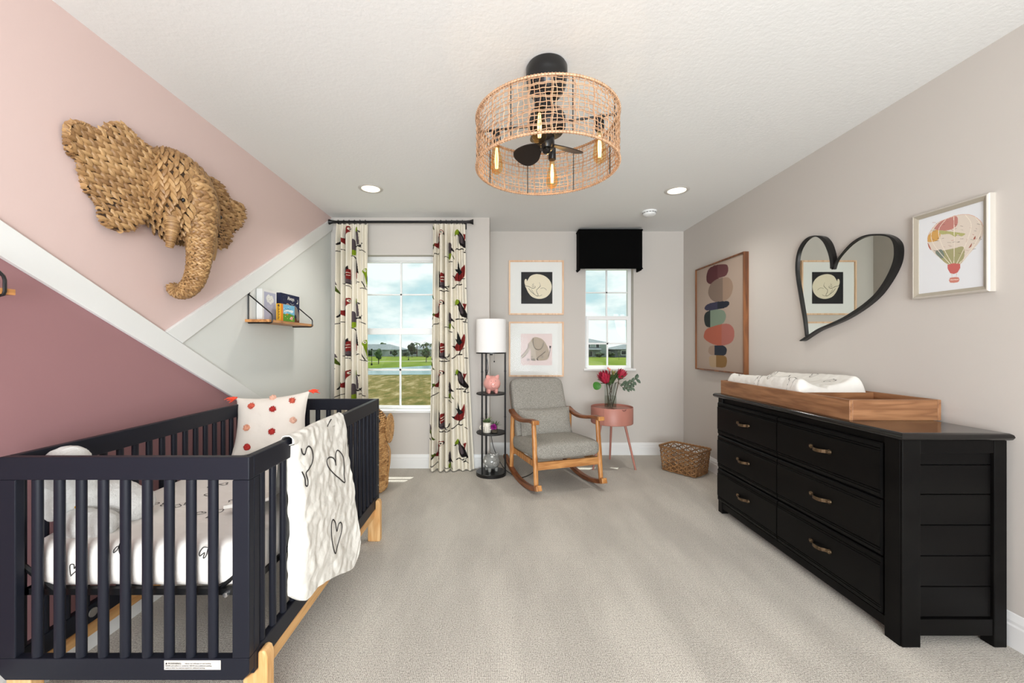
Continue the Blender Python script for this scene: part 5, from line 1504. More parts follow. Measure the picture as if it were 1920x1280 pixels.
def sweep_weave(name, path, step_f, smin, smax, along):
    """braided skin over a swept body; rings along a path given in (p, z, half width, half depth)"""
    PP = crom(path, 30)
    def ring_at(i, a, off=0.0):
        p, z, ry, rn = PP[i]
        j0, j1 = max(0, i - 1), min(len(PP) - 1, i + 1)
        t_ = Vector((PP[j1][0] - PP[j0][0], 0, PP[j1][1] - PP[j0][1])).normalized()
        up = Vector((-t_.z, 0, t_.x))
        v = Vector((0, 1, 0)) * cos(a) * (ry + off) + up * sin(a) * (rn + off)
        q = Vector((XL + p, EY, z)) + v
        q.x = max(q.x, XL + .003)
        return q, (Vector((0, 1, 0)) * cos(a) * rn + up * sin(a) * ry).normalized(), t_
    hd = MB(); i = 0; rown = 0
    AA = [2 * pi * k / 24 for k in range(24)]
    while i < len(PP) - 3:
        ry = max(PP[i][2], .02)
        step = max(smin, min(smax, ry * step_f))
        adv = step * (1.55 if along else 1.0)
        j = i + 1
        here = [ring_at(i, a)[0] for a in AA]
        while j < len(PP) - 1 and max((ring_at(j, a)[0] - p).length for a, p in zip(AA, here)) < adv: j += 1
        per = 2 * pi * sqrt((PP[i][2] ** 2 + PP[i][3] ** 2) / 2)
        L = step * 2.7
        nn = max(8, int(per / (step * 1.02 if along else L * .66)))
        if along: nn += nn % 2
        for k in range(nn):
            a = 2 * pi * (k + rnd.uniform(-.10, .10) + (.5 if rown % 2 and not along else 0)) / nn
            c, nr, t_ = ring_at(i, a, -.004)
            if c.x < XL + .006: continue
            gap = (ring_at(j, a)[0] - ring_at(i, a)[0]).length
            tang = nr.cross(t_).normalized()
            if along:
                c = c + t_ * gap * (.5 if k % 2 else 0)
                leafseg(hd, c, t_ + tang * (.42 if k % 2 else -.42) + nr * .10, nr, L * rnd.uniform(.95, 1.15), step * rnd.uniform(1.0, 1.25), step * .6)
            else:
                leafseg(hd, c, tang + t_ * (.5 if rown % 2 else -.5) + nr * .10, nr, L * rnd.uniform(.95, 1.15), max(step * .7, gap * 1.25), step * .6)
        i = j; rown += 1
    hd.mat(1)
    hd.ring_loft([[ring_at(i, 2 * pi * k / 40, -.006)[0] for k in range(40)] for i in range(0, len(PP), 4)])
    return hd.build(name, [hyac, core], el, smooth=True, ang=50)
sweep_weave('head', [(.03, 2.165, .03, .02), (.04, 2.145, .11, .06), (.055, 2.09, .165, .10), (.065, 2.02, .188, .125), (.072, 1.94, .192, .135), (.08, 1.865, .180, .130), (.09, 1.805, .148, .112), (.098, 1.77, .095, .08), (.10, 1.75, .03, .03)], .13, .016, .021, True)
sweep_weave('trunk', [(.05, 2.12, .05, .04), (.10, 2.05, .088, .075), (.135, 1.97, .098, .088), (.155, 1.88, .088, .082), (.166, 1.80, .072, .068), (.170, 1.73, .060, .059), (.168, 1.67, .053, .053), (.158, 1.60, .048, .048), (.138, 1.540, .045, .045), (.105, 1.500, .042, .040), (.070, 1.488, .037, .034), (.042, 1.500, .031, .028), (.025, 1.522, .020, .018)], .20, .0125, .019, False)
# ears: outline in pixels of the photo set back onto a plane a little off the wall
def ear(outline, p, rowdir, seed, size):
    rn = random.Random(seed)
    X = XL + p
    P = [(onX(x, y, X).y, onX(x, y, X).z) for x, y in outline]
    P = crom(P, 4, True)
    A = np.array(P)
    def inside(y, z):
        r = False; n = len(P)
        for i in range(n):
            y1, z1 = P[i]; y2, z2 = P[(i + 1) % n]
            if (z1 > z) != (z2 > z) and y < (y2 - y1) * (z - z1) / (z2 - z1) + y1: r = not r
        return r
    mb = MB()
    cy_, cz_ = A[:, 0].mean(), A[:, 1].mean()
    def surf(y, z): return X + .03 * sin((y - cy_) * 9) + .012 * sin((z - cz_) * 14)
    mb.mat(1); mb.prism(P, lambda y, z, t_: (surf(y, z) - .012 + t_, y, z), 0, .010)
    mb.mat(0)
    dv = Vector((cos(rowdir), sin(rowdir))); nv = Vector((-dv.y, dv.x))
    W = size; L = size * 2.3; r_ = -40
    while r_ < 40:
        for c_ in range(-40, 41):
            q = Vector((cy_, cz_)) + nv * (r_ * W * .80) + dv * ((c_ + (.5 if r_ % 2 else 0) + rn.uniform(-.1, .1)) * L * .72)
            if inside(q.x, q.y):
                ang = rowdir + (.38 if r_ % 2 else -.38)
                leafseg(mb, Vector((surf(q.x, q.y), q.x, q.y)), Vector((.12, cos(ang), sin(ang))), Vector((1, 0, 0)), L * rn.uniform(.95, 1.15), W * rn.uniform(.95, 1.15), W * .5)
        r_ += 1
    # bound edge
    n = len(P)
    for k in range(0, n):
        y, z = P[k]; y2, z2 = P[(k + 1) % n]
        leafseg(mb, Vector((surf(y, z) - .004, y, z)), Vector((.1, y2 - y + .008, z2 - z - .01 * (k % 2))), Vector((1, 0, 0)), W * 1.5, W, W * .4)
    mb.build('ear', [hyac, core], el, smooth=True, ang=50)
ear([(135, 245), (138, 232), (152, 229), (168, 235), (188, 246), (202, 235), (217, 231), (232, 242), (250, 264), (276, 288), (292, 330), (290, 380), (270, 398), (257, 416), (242, 428), (221, 433), (206, 426), (197, 414), (194, 384), (186, 370), (174, 353), (168, 328), (161, 303), (147, 290), (138, 270)], .045, radians(-32), 5, .021)
ear([(372, 335), (386, 334), (400, 334), (415, 350), (424, 374), (441, 384), (449, 401), (446, 420), (432, 440), (427, 456), (417, 463), (400, 460), (380, 430), (372, 380)], .045, radians(-20), 6, .020)
# tusk, wound with cord
TQ = [Vector((XL + .120, 1.905, 1.86)), Vector((XL + .136, 1.890, 1.79)), Vector((XL + .138, 1.882, 1.73)), Vector((XL + .132, 1.878, 1.675))]
TP = [Vector(p) for p in crom([tuple(p) for p in TQ], 14)]
mb = MB(); mb.tube(TP, [.036 - .025 * k / (len(TP) - 1) for k in range(len(TP))], 16)
for k in range(len(TP) - 1):
    r_ = .0375 - .025 * k / (len(TP) - 1)
    if k % 1 == 0:
        d_ = (TP[k + 1] - TP[k]).normalized(); a_ = d_.orthogonal().normalized(); b_ = d_.cross(a_)
        mb.tube([TP[k] + (a_ * cos(q) + b_ * sin(q)) * r_ + d_ * .002 * sin(q + k) for q in [2 * pi * m_ / 16 for m_ in range(16)]], .0022, 5, closed=True)
mb.build('tusk', hyac, el, smooth=True)
TQ2 = [Vector((p.x + .0, 2 * EY - p.y, p.z)) for p in TP]
mb = MB(); mb.tube(TQ2, [.036 - .025 * k / (len(TQ2) - 1) for k in range(len(TQ2))], 16); mb.build('tusk', hyac, el, smooth=True)
mb = MB()
for s_ in (-1, 1):
    mb.ball((XL + .185, EY + s_ * .128, 1.90), (.008, .008, .010), 10, 8)
mb.build('eyes', black_satin, el, smooth=True)

# ------------------------------------------------------------------ wall shelves and books
shelf_w = wood('warm_shelf_wood', (150, 94, 48), (206, 146, 88), 'Y', 8, .45)
def wall_shelf(y0, y1, br, label):
    t = thing('wall_shelf', label, 'shelf', (XL, (y0 + y1) / 2, 1.375))
    MB().box(XL, XL + .158, y0, y1, 1.376, 1.394).build('board', shelf_w, t, bevel=.001)
    for yb_ in br:
        P = crom([(XL + .006, yb_, 1.57), (XL + .006, yb_, 1.48), (XL + .006, yb_, 1.371)], 2)
        mb = MB(); mb.tube([(XL + .006, yb_, 1.572), (XL + .006, yb_, 1.371)], .0045, 8)
        mb.tube([(XL + .006, yb_, 1.562), (XL + .150, yb_, 1.440), (XL + .160, yb_, 1.430), (XL + .164, yb_, 1.418), (XL + .164, yb_, 1.384), (XL + .160, yb_, 1.374), (XL + .148, yb_, 1.371), (XL + .006, yb_, 1.371)], .0045, 8)
        mb.tube([(XL, yb_, 1.572), (XL + .012, yb_, 1.572)], .010, 10)
        mb.build('bracket', black_metal, t, smooth=True)
    return t
wall_shelf(2.655, 3.30, (2.683, 3.270), 'small wooden wall shelf with black wire brackets holding picture books')
wall_shelf(.60, 1.255, (.65, 1.222), 'end of a matching wooden wall shelf at the left edge over the dark pink paint')
def book(label, x0, x1, y0, y1, z1, cover_m, spine_m, name='picture_book', page=True):
    t = thing(name, label, 'book', ((x0 + x1) / 2, (y0 + y1) / 2, 1.394))
    MB().box(x0, x0 + .002, y0, y1, 1.394, z1).box(x1 - .002, x1, y0, y1, 1.394, z1).build('cover', cover_m, t)
    MB().box(x0 + .0005, x1 - .0005, y0 - .001, y0 + .002, 1.394, z1).build('spine', spine_m, t)
    MB().box(x0 + .002, x1 - .002, y0 + .002, y1 - .004, 1.396, z1 - .003).build('pages', plain('book_pages', (232, 228, 218), .8), t)
    return t
bw = plain('white_book_cloth', (228, 228, 226), .6)
t = book('tall white and lilac grey book with a smiling cloud on its cover', XL + .006, XL + .046, 2.775, 2.952, 1.612, bw, bw)
AB = Art(); AB.poly([(.09, .03), (.93, .03), (.93, .93), (.09, .93)], (176, 178, 198))
AB.blob([(.28, .66), (.24, .74), (.32, .82), (.42, .86), (.55, .82), (.66, .84), (.75, .76), (.80, .70), (.76, .62), (.66, .60), (.60, .54), (.50, .56), (.42, .60), (.34, .60)], (226, 226, 222))
for x, y in ((.42, .72), (.62, .71)): AB.ell(x, y, .02, .012, (150, 140, 140))
AB.line([(.47, .67), (.52, .65), (.57, .67)], .012, (150, 140, 140))
for x in (.36, .46, .58, .66): AB.line([(x, .50), (x, .44)], .015, (206, 208, 220))
def art_cover(t, X, y0, y1, z0, z1, A, base, n=90):
    return art_plane('cover_picture', paper_m, t, lambda a, b_: (X, y0 + (y1 - y0) * a, z0 + (z1 - z0) * b_), n, n, A, base, lambda a, b_: (a, b_))
art_cover(t, XL + .0468, 2.776, 2.951, 1.395, 1.611, AB, (228, 228, 226))
navy = plain('navy_cover', (24, 30, 62), .4)
t = book('square navy picture book with a moon and the word Always on its cover', XL + .006, XL + .062, 2.985, 3.262, 1.612, navy, navy)
AN = Art(); rnd = random.Random(6)
for k in range(60): AN.ell(rnd.random(), rnd.uniform(.4, 1), .006, .006, (120, 130, 170))
AN.poly([(0, 0), (1, 0), (1, .2), (0, .16)], (96, 58, 34))
AN.blob([(.22, .1), (.18, .45), (.25, .62), (.38, .66), (.50, .56), (.55, .5), (.62, .60), (.74, .62), (.86, .54), (.95, .4), (.98, .16), (.86, .12), (.8, .3), (.66, .3), (.5, .2), (.3, .1)], (132, 124, 118))
AN.line([(.2, .55), (.3, .66), (.42, .64), (.5, .54)], .02, (206, 178, 158)); AN.line([(.56, .54), (.66, .62), (.8, .6), (.9, .5)], .012, (190, 180, 170))
AN.blob([(.83, .74), (.88, .72), (.92, .77), (.92, .84), (.88, .89), (.905, .82), (.89, .77)], (230, 226, 214))
AN.line([(.48, .70), (.58, .66), (.68, .69)], .012, (180, 180, 190))
art_cover(t, XL + .0628, 2.986, 3.261, 1.395, 1.611, AN, (24, 30, 62), 120)
text_mesh('Always', .036, lambda a, b_: (XL + .0634, 3.075 + a, 1.568 + b_ * 1.1), 'cover_lettering', plain('white_lettering', (232, 230, 224), .6), t)
yel = plain('yellow_spine', (226, 170, 34), .5)
t = book('small bright board book with a yellow spine and a meadow picture', XL + .070, XL + .104, 2.905, 3.10, 1.523, yel, yel, 'board_book')
AM = Art(); AM.poly([(0, 0), (1, 0), (1, .42), (.6, .5), (.3, .44), (0, .5)], (92, 150, 48)); AM.poly([(0, 0), (.14, 0), (.14, 1), (0, 1)], (232, 136, 40))
AM.blob([(.2, .55), (.5, .62), (.8, .56), (.9, .7), (.6, .72), (.3, .68)], (226, 236, 238))
for k in range(16): AM.ell(rnd.uniform(.18, .95), rnd.uniform(.08, .95), .022, .018, rnd.choice([(240, 240, 236), (236, 236, 120), (60, 110, 40), (110, 170, 60)]))
AM.ell(.42, .44, .09, .05, (214, 150, 40)); AM.line([(.38, .48), (.38, .40)], .02, (40, 30, 24)); AM.line([(.44, .49), (.44, .39)], .02, (40, 30, 24)); AM.ell(.36, .52, .04, .03, (220, 230, 235))
AM.ell(.76, .24, .10, .10, (232, 178, 160)); AM.ell(.76, .20, .04, .03, (200, 110, 100)); AM.ell(.82, .36, .05, .03, (150, 90, 60)); AM.line([(.3, .76), (.4, .72), (.5, .78), (.6, .72), (.72, .78)], .022, (44, 96, 130))
art_cover(t, XL + .1048, 2.906, 3.099, 1.395, 1.522, AM, (120, 186, 220), 110)
mb = MB()
for k in range(16):
    z = 1.412 + k * .0064
    mb.box(XL + .080, XL + .080 + .008 + .004 * (k % 3), 2.9032, 2.9036, z, z + .0035)
mb.box(XL + .080, XL + .094, 2.9032, 2.9036, 1.507, 1.516)
mb.build('spine_print', ink_m, t)

# ------------------------------------------------------------------ crib
navy_p = plain('matte_midnight_navy_paint', (26, 28, 37), 0.42, spec=.22, bump=(30, .03, .001))
pine = wood('pale_natural_wood', (206, 152, 92), (232, 190, 134), 'Z', 8, .5)
pine_y = wood('pale_natural_wood_rail', (190, 134, 76), (226, 178, 118), 'Y', 6, .5)
CX0, CX1, CY0, CY1, CZT = -1.518, -.753, 1.236, 2.612, .88
crib = thing('crib', 'midnight navy slatted baby crib on natural wood legs along the left wall', 'crib', (-1.13, 1.92, 0))
RT = .070; BZ0, BZ1 = .200, .266
def bvbox(name, x0, x1, y0, y1, z0, z1, m=navy_p, par=crib, bv=.003):
    return MB().box(x0, x1, y0, y1, z0, z1).build(name, m, par, bevel=bv)
TH_ = .026
# corner posts (flat boards meeting at the corner)
for (yy0, yy1, ysl) in ((CY0, CY0 + TH_, 1), (CY1 - TH_, CY1, -1)):
    for (xx0, xx1) in ((CX0, CX0 + .052), (CX1 - .052, CX1)):
        bvbox('post', xx0, xx1, yy0, yy1, BZ1, CZT - RT)
    bvbox('top_rail', CX0, CX1, yy0, yy1, CZT - RT, CZT)
    # bottom rail with clipped lower corners
    poly = [(CX0 + .02, BZ0), (CX1 - .02, BZ0), (CX1, BZ0 + .02), (CX1, BZ1), (CX0, BZ1), (CX0, BZ0 + .02)]
    MB().prism(poly, lambda a, b_, t_: (a, t_, b_), yy0, yy1).build('bottom_rail', navy_p, crib, bevel=.002)
    n = 9; sx0 = -1.467 + (.0 if True else 0)
    for k in range(n):
        xc = -1.412 + (-.871 + 1.412) * k / (n - 1)
        mb = MB(); mb.tube([(xc, (yy0 + yy1) / 2, BZ1), (xc, (yy0 + yy1) / 2, CZT - RT)], .0148, 16, flat=.8, cap=False, up=(1, 0, 0)); mb.build('slat', navy_p, crib, smooth=True)
for (xx0, xx1) in ((CX0, CX0 + TH_), (CX1 - TH_, CX1)):
    a0_, a1_ = CY0 + TH_, CY1 - TH_
    bvbox('side_top_rail', xx0, xx1, a0_, a1_, CZT - RT, CZT)
    bvbox('side_bottom_rail', xx0, xx1, a0_, a1_, BZ0, BZ1)
    for s_, pa, pb in ((0, a0_, a0_ + .030), (1, a1_ - .030, a1_)): bvbox('side_post', xx0, xx1, pa, pb, BZ1, CZT - RT)
    for k in range(19):
        yc = (1.350 if xx0 == CX0 else 1.322) + (2.548 - 1.322) * k / 18
        if yc > a1_ - .03: continue
        mb = MB(); mb.tube([((xx0 + xx1) / 2, yc, BZ1), ((xx0 + xx1) / 2, yc, CZT - RT)], .0135, 14, flat=.8, cap=False, up=(0, 1, 0)); mb.build('slat', navy_p, crib, smooth=True)
# wooden base: long rails under the sides and four legs
for s_, x in ((-1, CX0), (1, CX1)):
    xa, xb = (x - .008, x + .022) if s_ < 0 else (x - .030, x - .004)
    MB().box(xa, xb, CY0 + .07, CY1 - .07, .150, .198).build('base_rail', pine_y, crib, bevel=.004, smooth=True)
    for yl in (CY0 + .065, CY1 - .065):
        mb = MB()
        w = .022
        xo = x + s_ * .030; xi = x - s_ * .012
        # rounded top profile in xz, extruded along y
        prof = [(xi - s_ * .035, 0), (xo, 0), (xo, .235), (xo - s_ * .006, .252), (xo - s_ * .016, .258), (x + s_ * .0005, .252), (x + s_ * .0005, .200), (xi - s_ * .035, .165)]
        mb.prism(prof, lambda a, b_, t_: (a, t_, b_), yl - w, yl + w)
        mb.build('leg', pine, crib, bevel=.005, seg=3, smooth=True)
# mattress support: black bars and straps
sup = MB()
sup.box(-1.48, -.79, 1.272, 1.288, .438, .458).box(-1.48, -.79, 2.56, 2.576, .438, .458).box(-1.482, -1.466, 1.272, 2.576, .438, .458).box(-.806, -.79, 1.272, 2.576, .438, .458)
for k in range(9): y = 1.36 + .14 * k; sup.box(-1.47, -.80, y, y + .02, .442, .452)
for x, s_ in ((-1.478, 1), (-.792, -1)):
    for y in (1.276, 2.572):
        sup.tube([(x - s_ * .012, y, .53), (x + s_ * .10, y, .442)], .008, 6)
sup.build('mattress_support', black_metal, crib)
mb = MB()
chrome = plain('bright_bolt', (190, 190, 190), .25, .9)
for x in (-1.43, -.845): mb.tube([(x, 1.264, .442), (x, 1.272, .442)], [.0075, .009], 12)
for z in (.33, .46, .77): mb.tube([(CX1 + .0015, CY1 - .022, z), (CX1 - .002, CY1 - .022, z)], .005, 10)
mb.build('bolts', chrome, crib, smooth=True)
MB().lathe([(0, 0), (.017, .0), (.017, .004), (0, .006)], (0, 0, 0), 16)
MB().tube([(CX0 + TH_, 1.50, .235), (CX0 + TH_ + .004, 1.50, .235)], .016, 18).build('screw_cover', plain('grey_cap', (128, 122, 116), .5), crib, smooth=True)
# warning label
lb = MB().box(at(308, 0, CY0).x, at(414, 0, CY0).x, CY0 - .0006, CY0, at(0, 1255, CY0).z, at(0, 1237.5, CY0).z)
lx0, lz1 = at(308, 0, CY0).x, at(0, 1237.5, CY0).z
lab = lb.build('warning_label', plain('white_label', (206, 200, 192), .6), crib)
lab['label'] = 'white printed warning label'
def ll(a, b_): return (lx0 + a, CY0 - .0014, lz1 + b_)
MB().add([ll(.004, -.0115), ll(.0105, -.0115), ll(.0072, -.0050)], [(0, 1, 2)]).build('warning_triangle', ink_m, lab, fix=False)
text_mesh('WARNING:', .0078, lambda a, b_: ll(.012 + a, -.0115 + b_), 'warning_text', ink_m, lab, xscale=1.05)
text_mesh('infants can suffocate on soft bedding.', .0048, lambda a, b_: ll(.064 + a, -.0105 + b_), 'warning_text', ink_m, lab, xscale=1.12)
text_mesh('NEVER add a pillow or comforter. NEVER place additional padding', .0048, lambda a, b_: ll(.004 + a, -.0175 + b_), 'warning_text', ink_m, lab, xscale=1.08)
text_mesh('under an infant. See mattress support for additional warnings.', .0048, lambda a, b_: ll(.004 + a, -.0242 + b_), 'warning_text', ink_m, lab, xscale=1.02)

# ------------------------------------------------------------------ mattress in its fitted sheet
MX0, MX1, MY0, MY1, MZ0, MZ1 = -1.488, -.783, 1.268, 2.575, .460, .602
sheet_m = plain('white_fitted_sheet', (226, 220, 214), .8, spec=.2, bump=(7, .35, .012, 4))
ms = thing('mattress', 'crib mattress in a white sheet printed with pen drawn hearts', 'mattress', (-1.135, 1.92, .458))
mb = MB()
def msurf(a, b_):
    """rounded slab wrapped: a round the outline, b over bottom-side-top"""
    pts = rr_m[int(round(a * len(rr_m))) % len(rr_m)]
    return pts
def rrr(hx, hy, r, n=10):
    out = []
    for cx, cy, a0 in ((hx - r, hy - r, 0), (-hx + r, hy - r, 90), (-hx + r, -hy + r, 180), (hx - r, -hy + r, 270)):
        for k in range(n + 1): a = radians(a0 + k * 90 / n); out.append((cx + r * cos(a), cy + r * sin(a)))
    # add points along straight runs
    res = []
    for i in range(len(out)):
        p, q = out[i], out[(i + 1) % len(out)]; d_ = math.hypot(q[0] - p[0], q[1] - p[1]); m_ = max(1, int(d_ / .02))
        for k in range(m_): res.append((p[0] + (q[0] - p[0]) * k / m_, p[1] + (q[1] - p[1]) * k / m_))
    return res
mcx, mcy, mhx, mhy = (MX0 + MX1) / 2, (MY0 + MY1) / 2, (MX1 - MX0) / 2, (MY1 - MY0) / 2
prof = [(.90, MZ0 + .002, 0), (.965, MZ0, 0), (1, MZ0 + .008, -.012), (1, MZ0 + .022, -.003), (1, MZ0 + .05, 0), (1, MZ1 - .045, 0), (1, MZ1 - .025, -.004), (1, MZ1 - .010, -.013), (1, MZ1 - .002, -.028), (1, MZ1, -.05)]
rings = []
base_rr = rrr(mhx, mhy, .06)
for k, (sc_, z, ins) in enumerate(prof):
    ring = []
    for (x, y) in base_rr:
        L_ = math.hypot(x, y); f = (L_ + ins * 1.2) / L_ * (sc_ if sc_ < 1 else 1)
        wv = .003 * noise.noise(Vector((x * 30, y * 30, z * 8))) if .0 < k < 5 else 0
        ring.append(Vector((mcx + x * f, mcy + y * f, z + wv)))
    rings.append(ring)
mb.ring_loft(rings)
mb.mat(1)
def mtop(P, w=.0032):
    V_ = [Vector((x, y, MZ1 + .0015)) for x, y in P]; mb.ribbon(V_, [Vector((0, 0, 1))] * len(V_), w)
def mfront(P, w=.0030):
    V_ = []
    for x, y in P:
        q = at(x, y, MY0 - .0015); V_.append(q)
    mb.ribbon(V_, [Vector((0, -1, 0))] * len(V_), w)
# hearts on the front face drawn where the photo shows them
mfront(crom([(132, 1078), (131, 1060), (138, 1058), (139, 1066), (143, 1060), (144, 1068), (136, 1076), (132, 1080)], 5), .003)
mfront(crom([(225, 1018), (220, 1030), (213, 1036), (214, 1030), (222, 1024), (226, 1040), (223, 1032), (225, 1018)], 5), .003)
mfront(crom([(390, 1026), (381, 1026), (374, 1036), (375, 1042), (383, 1036), (381, 1046), (386, 1042), (390, 1028)], 5), .003)
mfront(crom([(310, 1054), (308, 1060), (311, 1066), (309, 1052)], 5), .003)
mfront(crom([(78, 1056), (80, 1062), (76, 1068)], 5), .003)
rnd = random.Random(31)
for k in range(30):
    hx = rnd.uniform(-1.40, -.85); hy = rnd.uniform(1.36, 2.5)
    if hx < -1.15 and hy < 1.5: continue
    mtop(heart(hx, hy, rnd.uniform(.017, .022), rnd.uniform(0, 6)))
mb.build('sheet', [sheet_m, ink_m], ms, smooth=True, ang=60)

# ------------------------------------------------------------------ quilt over the crib side
qy0, qy1 = 1.475, 1.965
sect = [(-.99, .640), (-.93, .648), (-.87, .655), (-.825, .67), (-.800, .71), (-.792, .78), (-.790, .84), (-.787, .875), (-.776, .892), (-.765, .896), (-.752, .893), (-.741, .880), (-.735, .855)]
nin = len(sect)
def qedge(u):
    """hanging outer part: bottom height and flare for u along the crib"""
    z = .262 - .075 * u + .022 * sin(u * 5)
    # rounded hem corners
    if u < .12: z += .05 * ((.12 - u) / .12) ** 2
    if u > .84: z += .10 * ((u - .84) / .16) ** 2
    return z
def qpt(u, v, off=0.0):
    # v 0..1 : inside end -> over rail -> outside hem
    Y = qy0 + (qy1 - qy0) * u
    vi = .34
    if v < vi:
        q = v / vi * (nin - 1); i = min(nin - 2, int(q)); f = q - i
        x = sect[i][0] + (sect[i + 1][0] - sect[i][0]) * f; z = sect[i][1] + (sect[i + 1][1] - sect[i][1]) * f
        wrk = .004
    else:
        f = (v - vi) / (1 - vi)
        zb = qedge(u); z = .855 + (zb - .855) * f
        x = -.735 + (.020 + .055 * u) * f ** 1.1 + .016 * sin(pi * f) * (1 - .6 * u)
        wrk = .0055
        Y += .012 * f * (u - .3)
    w = wrk * 1.5 * noise.noise(Vector((Y * 9 + v * 3, v * 11, 0))) + wrk * 1.1 * noise.noise(Vector((Y * 26 + v * 9, v * 20 - Y * 6, 3)))
    # the cloth edge near the viewer folds back in
    if v >= vi and u < .10: x -= .030 * ((.10 - u) / .10) ** 1.5
    return Vector((x + w + off, Y, z + (w if v < vi else 0)))
mb = MB()
mb.grid(lambda a, b_: qpt(a, b_), 90, 190)
# underside, a thumb's width behind, and the closing edges
def qin(a, b_):
    p = qpt(a, b_); d_ = .014
    if b_ < .10: return p + Vector((0, 0, -.012))
    if b_ > .30: return p + Vector((-d_ * min(1, (b_ - .30) / .1 + .2), 0, 0))
    return p + Vector((0, 0, -.004))
mb.grid(lambda a, b_: qin(1 - a, b_), 60, 120)
def edge(fn0, fn1, n): mb.grid(lambda a, b_: fn0(a) * (1 - b_) + fn1(a) * b_ + Vector((0, -0.0, 0)), n, 2)
edge(lambda a: qpt(a, 1), lambda a: qin(a, 1), 80)
edge(lambda a: qpt(0, a), lambda a: qin(0, a), 120)
edge(lambda a: qpt(1, a), lambda a: qin(1, a), 120)
edge(lambda a: qpt(a, 0), lambda a: qin(a, 0), 80)
mb.mat(1)
def qfind(x, y):
    """place on the outer cloth that the photo shows at pixel x,y"""
    best = None
    u, v = .5, .6
    for it in range(60):
        p = qpt(u, v); ex = CX + F * p.x / p.y - x; ey = CY - F * (p.z - CAMZ) / p.y - y
        du = .002; p2 = qpt(min(1, u + du), v); gx = (CX + F * p2.x / p2.y - x - ex) / du; gy = (CY - F * (p2.z - CAMZ) / p2.y - y - ey) / du
        p3 = qpt(u, min(1, v + du)); hx = (CX + F * p3.x / p3.y - x - ex) / du; hy = (CY - F * (p3.z - CAMZ) / p3.y - y - ey) / du
        det = gx * hy - gy * hx
        if abs(det) < 1e-6: break
        u -= .5 * (ex * hy - ey * hx) / det; v -= .5 * (gx * ey - gy * ex) / det
        u = min(.995, max(.005, u)); v = min(.995, max(.36, v))
    return u, v
def qline(pts, w=.0055):
    P = crom(pts, 5); V_ = []; N_ = []
    for x, y in P:
        u, v = qfind(x, y); V_.append(qpt(u, v, .0025)); N_.append(Vector((1, -.3, .1)).normalized())
    mb.ribbon(V_, N_, w)
def qc(pts): return [(520 + x * .3205, 730 + y * .3203) for x, y in pts]
qline(qc([(340, 445), (335, 420), (325, 402), (305, 396), (290, 408), (288, 430), (300, 460), (330, 495), (360, 520), (392, 545), (388, 500), (388, 450), (384, 400), (368, 370), (348, 356), (338, 385), (340, 445)]))
qline(qc([(340, 800), (335, 775), (322, 762), (314, 790), (314, 850), (322, 910), (337, 960), (350, 910), (368, 850), (376, 800), (368, 778), (355, 790), (346, 830), (340, 800)]))
qline(qc([(136, 345), (145, 375), (158, 378), (168, 345), (182, 332), (198, 350), (206, 390), (200, 430), (182, 465), (165, 490), (175, 530), (174, 562), (162, 560), (158, 520), (140, 480)]))
# small stroke over the rail
V_ = [qpt(.62 + .12 * k / 8, .33 - .03 * k / 8, 0) + Vector((0, 0, .004)) for k in range(9)]
mb.ribbon(V_, [Vector((.3, 0, 1))] * 9, .005)
ql = thing('quilt', 'white crumpled quilt with stitched black hearts draped over the crib side', 'quilt', (-.74, 1.72, .88))
mb.build('cloth', [quilt_m, ink_m], ql, smooth=True, ang=180, fix=False)

# ------------------------------------------------------------------ dotted pillow
pw = plain('cream_pillow_cotton', (230, 222, 212), .85, spec=.15, bump=(14, .4, .008, 4))
pc = at(517, 796, 2.30)
pil_t = thing('dotted_pillow', 'cream pillow with red and peach pompoms and orange corner tassels in the crib', 'pillow', (pc.x, 2.30, .602))
PMt = Matrix.Translation((-1.294, 2.335, .772)) @ Matrix.Rotation(radians(6), 4, 'Z') @ Matrix.Rotation(radians(-5), 4, 'Y') @ Matrix.Rotation(radians(-20), 4, 'X') @ Matrix.Rotation(radians(90), 4, 'X')
phx, phy, phz = .206, .172, .062
def psurf(u, v, sgn=1):
    w = (max(0, 1 - abs(u) ** 2.4) * max(0, 1 - abs(v) ** 2.4)) ** .6
    x = phx * u * (1 - .10 * (1 - v * v) * u * u); y = phy * v * (1 - .12 * (1 - u * u) * v * v)
    return PMt @ Vector((x, y, sgn * phz * w + .003 * noise.noise(Vector((x * 20, y * 20, sgn * 2)))))
mb = MB()
for sgn in (1, -1): mb.grid(lambda a, b_: psurf(2 * a - 1, 2 * b_ - 1, sgn), 40, 40)
mb.build('cover', pw, pil_t, smooth=True, ang=180, fix=False)
poms = {'red': (176, 44, 40), 'coral': (204, 92, 72), 'peach': (222, 160, 132), 'pale': (230, 184, 162)}
for i, (u, v, c) in enumerate([(-.46, .62, 'coral'), (.14, .40, 'red'), (.62, .68, 'coral'), (-.52, -.12, 'peach'), (.70, -.02, 'pale'), (.16, -.34, 'red'), (-.50, -.76, 'red'), (.05, .93, 'pale')]):
    p = psurf(u, v); nrm = (PMt.to_3x3() @ Vector((u * .3, v * .3, 1))).normalized()
    mb = MB(); rn = random.Random(i); mb.ball(p + nrm * .005, (.016, .016, .016), 12, 8, jit=.3)
    for k in range(70):
        dv = Vector((rn.gauss(0, 1), rn.gauss(0, 1), rn.gauss(0, 1))).normalized()
        if dv.dot(nrm) < -.2: continue
        q = p + nrm * .005 + dv * .015; mb.tube([q, q + dv * .005], [.0022, .0012], 4)
    mb.build('pompom', plain('yarn_' + c, poms[c], .95), pil_t, smooth=True)
org = plain('neon_orange_tassel', (244, 86, 58), .85)
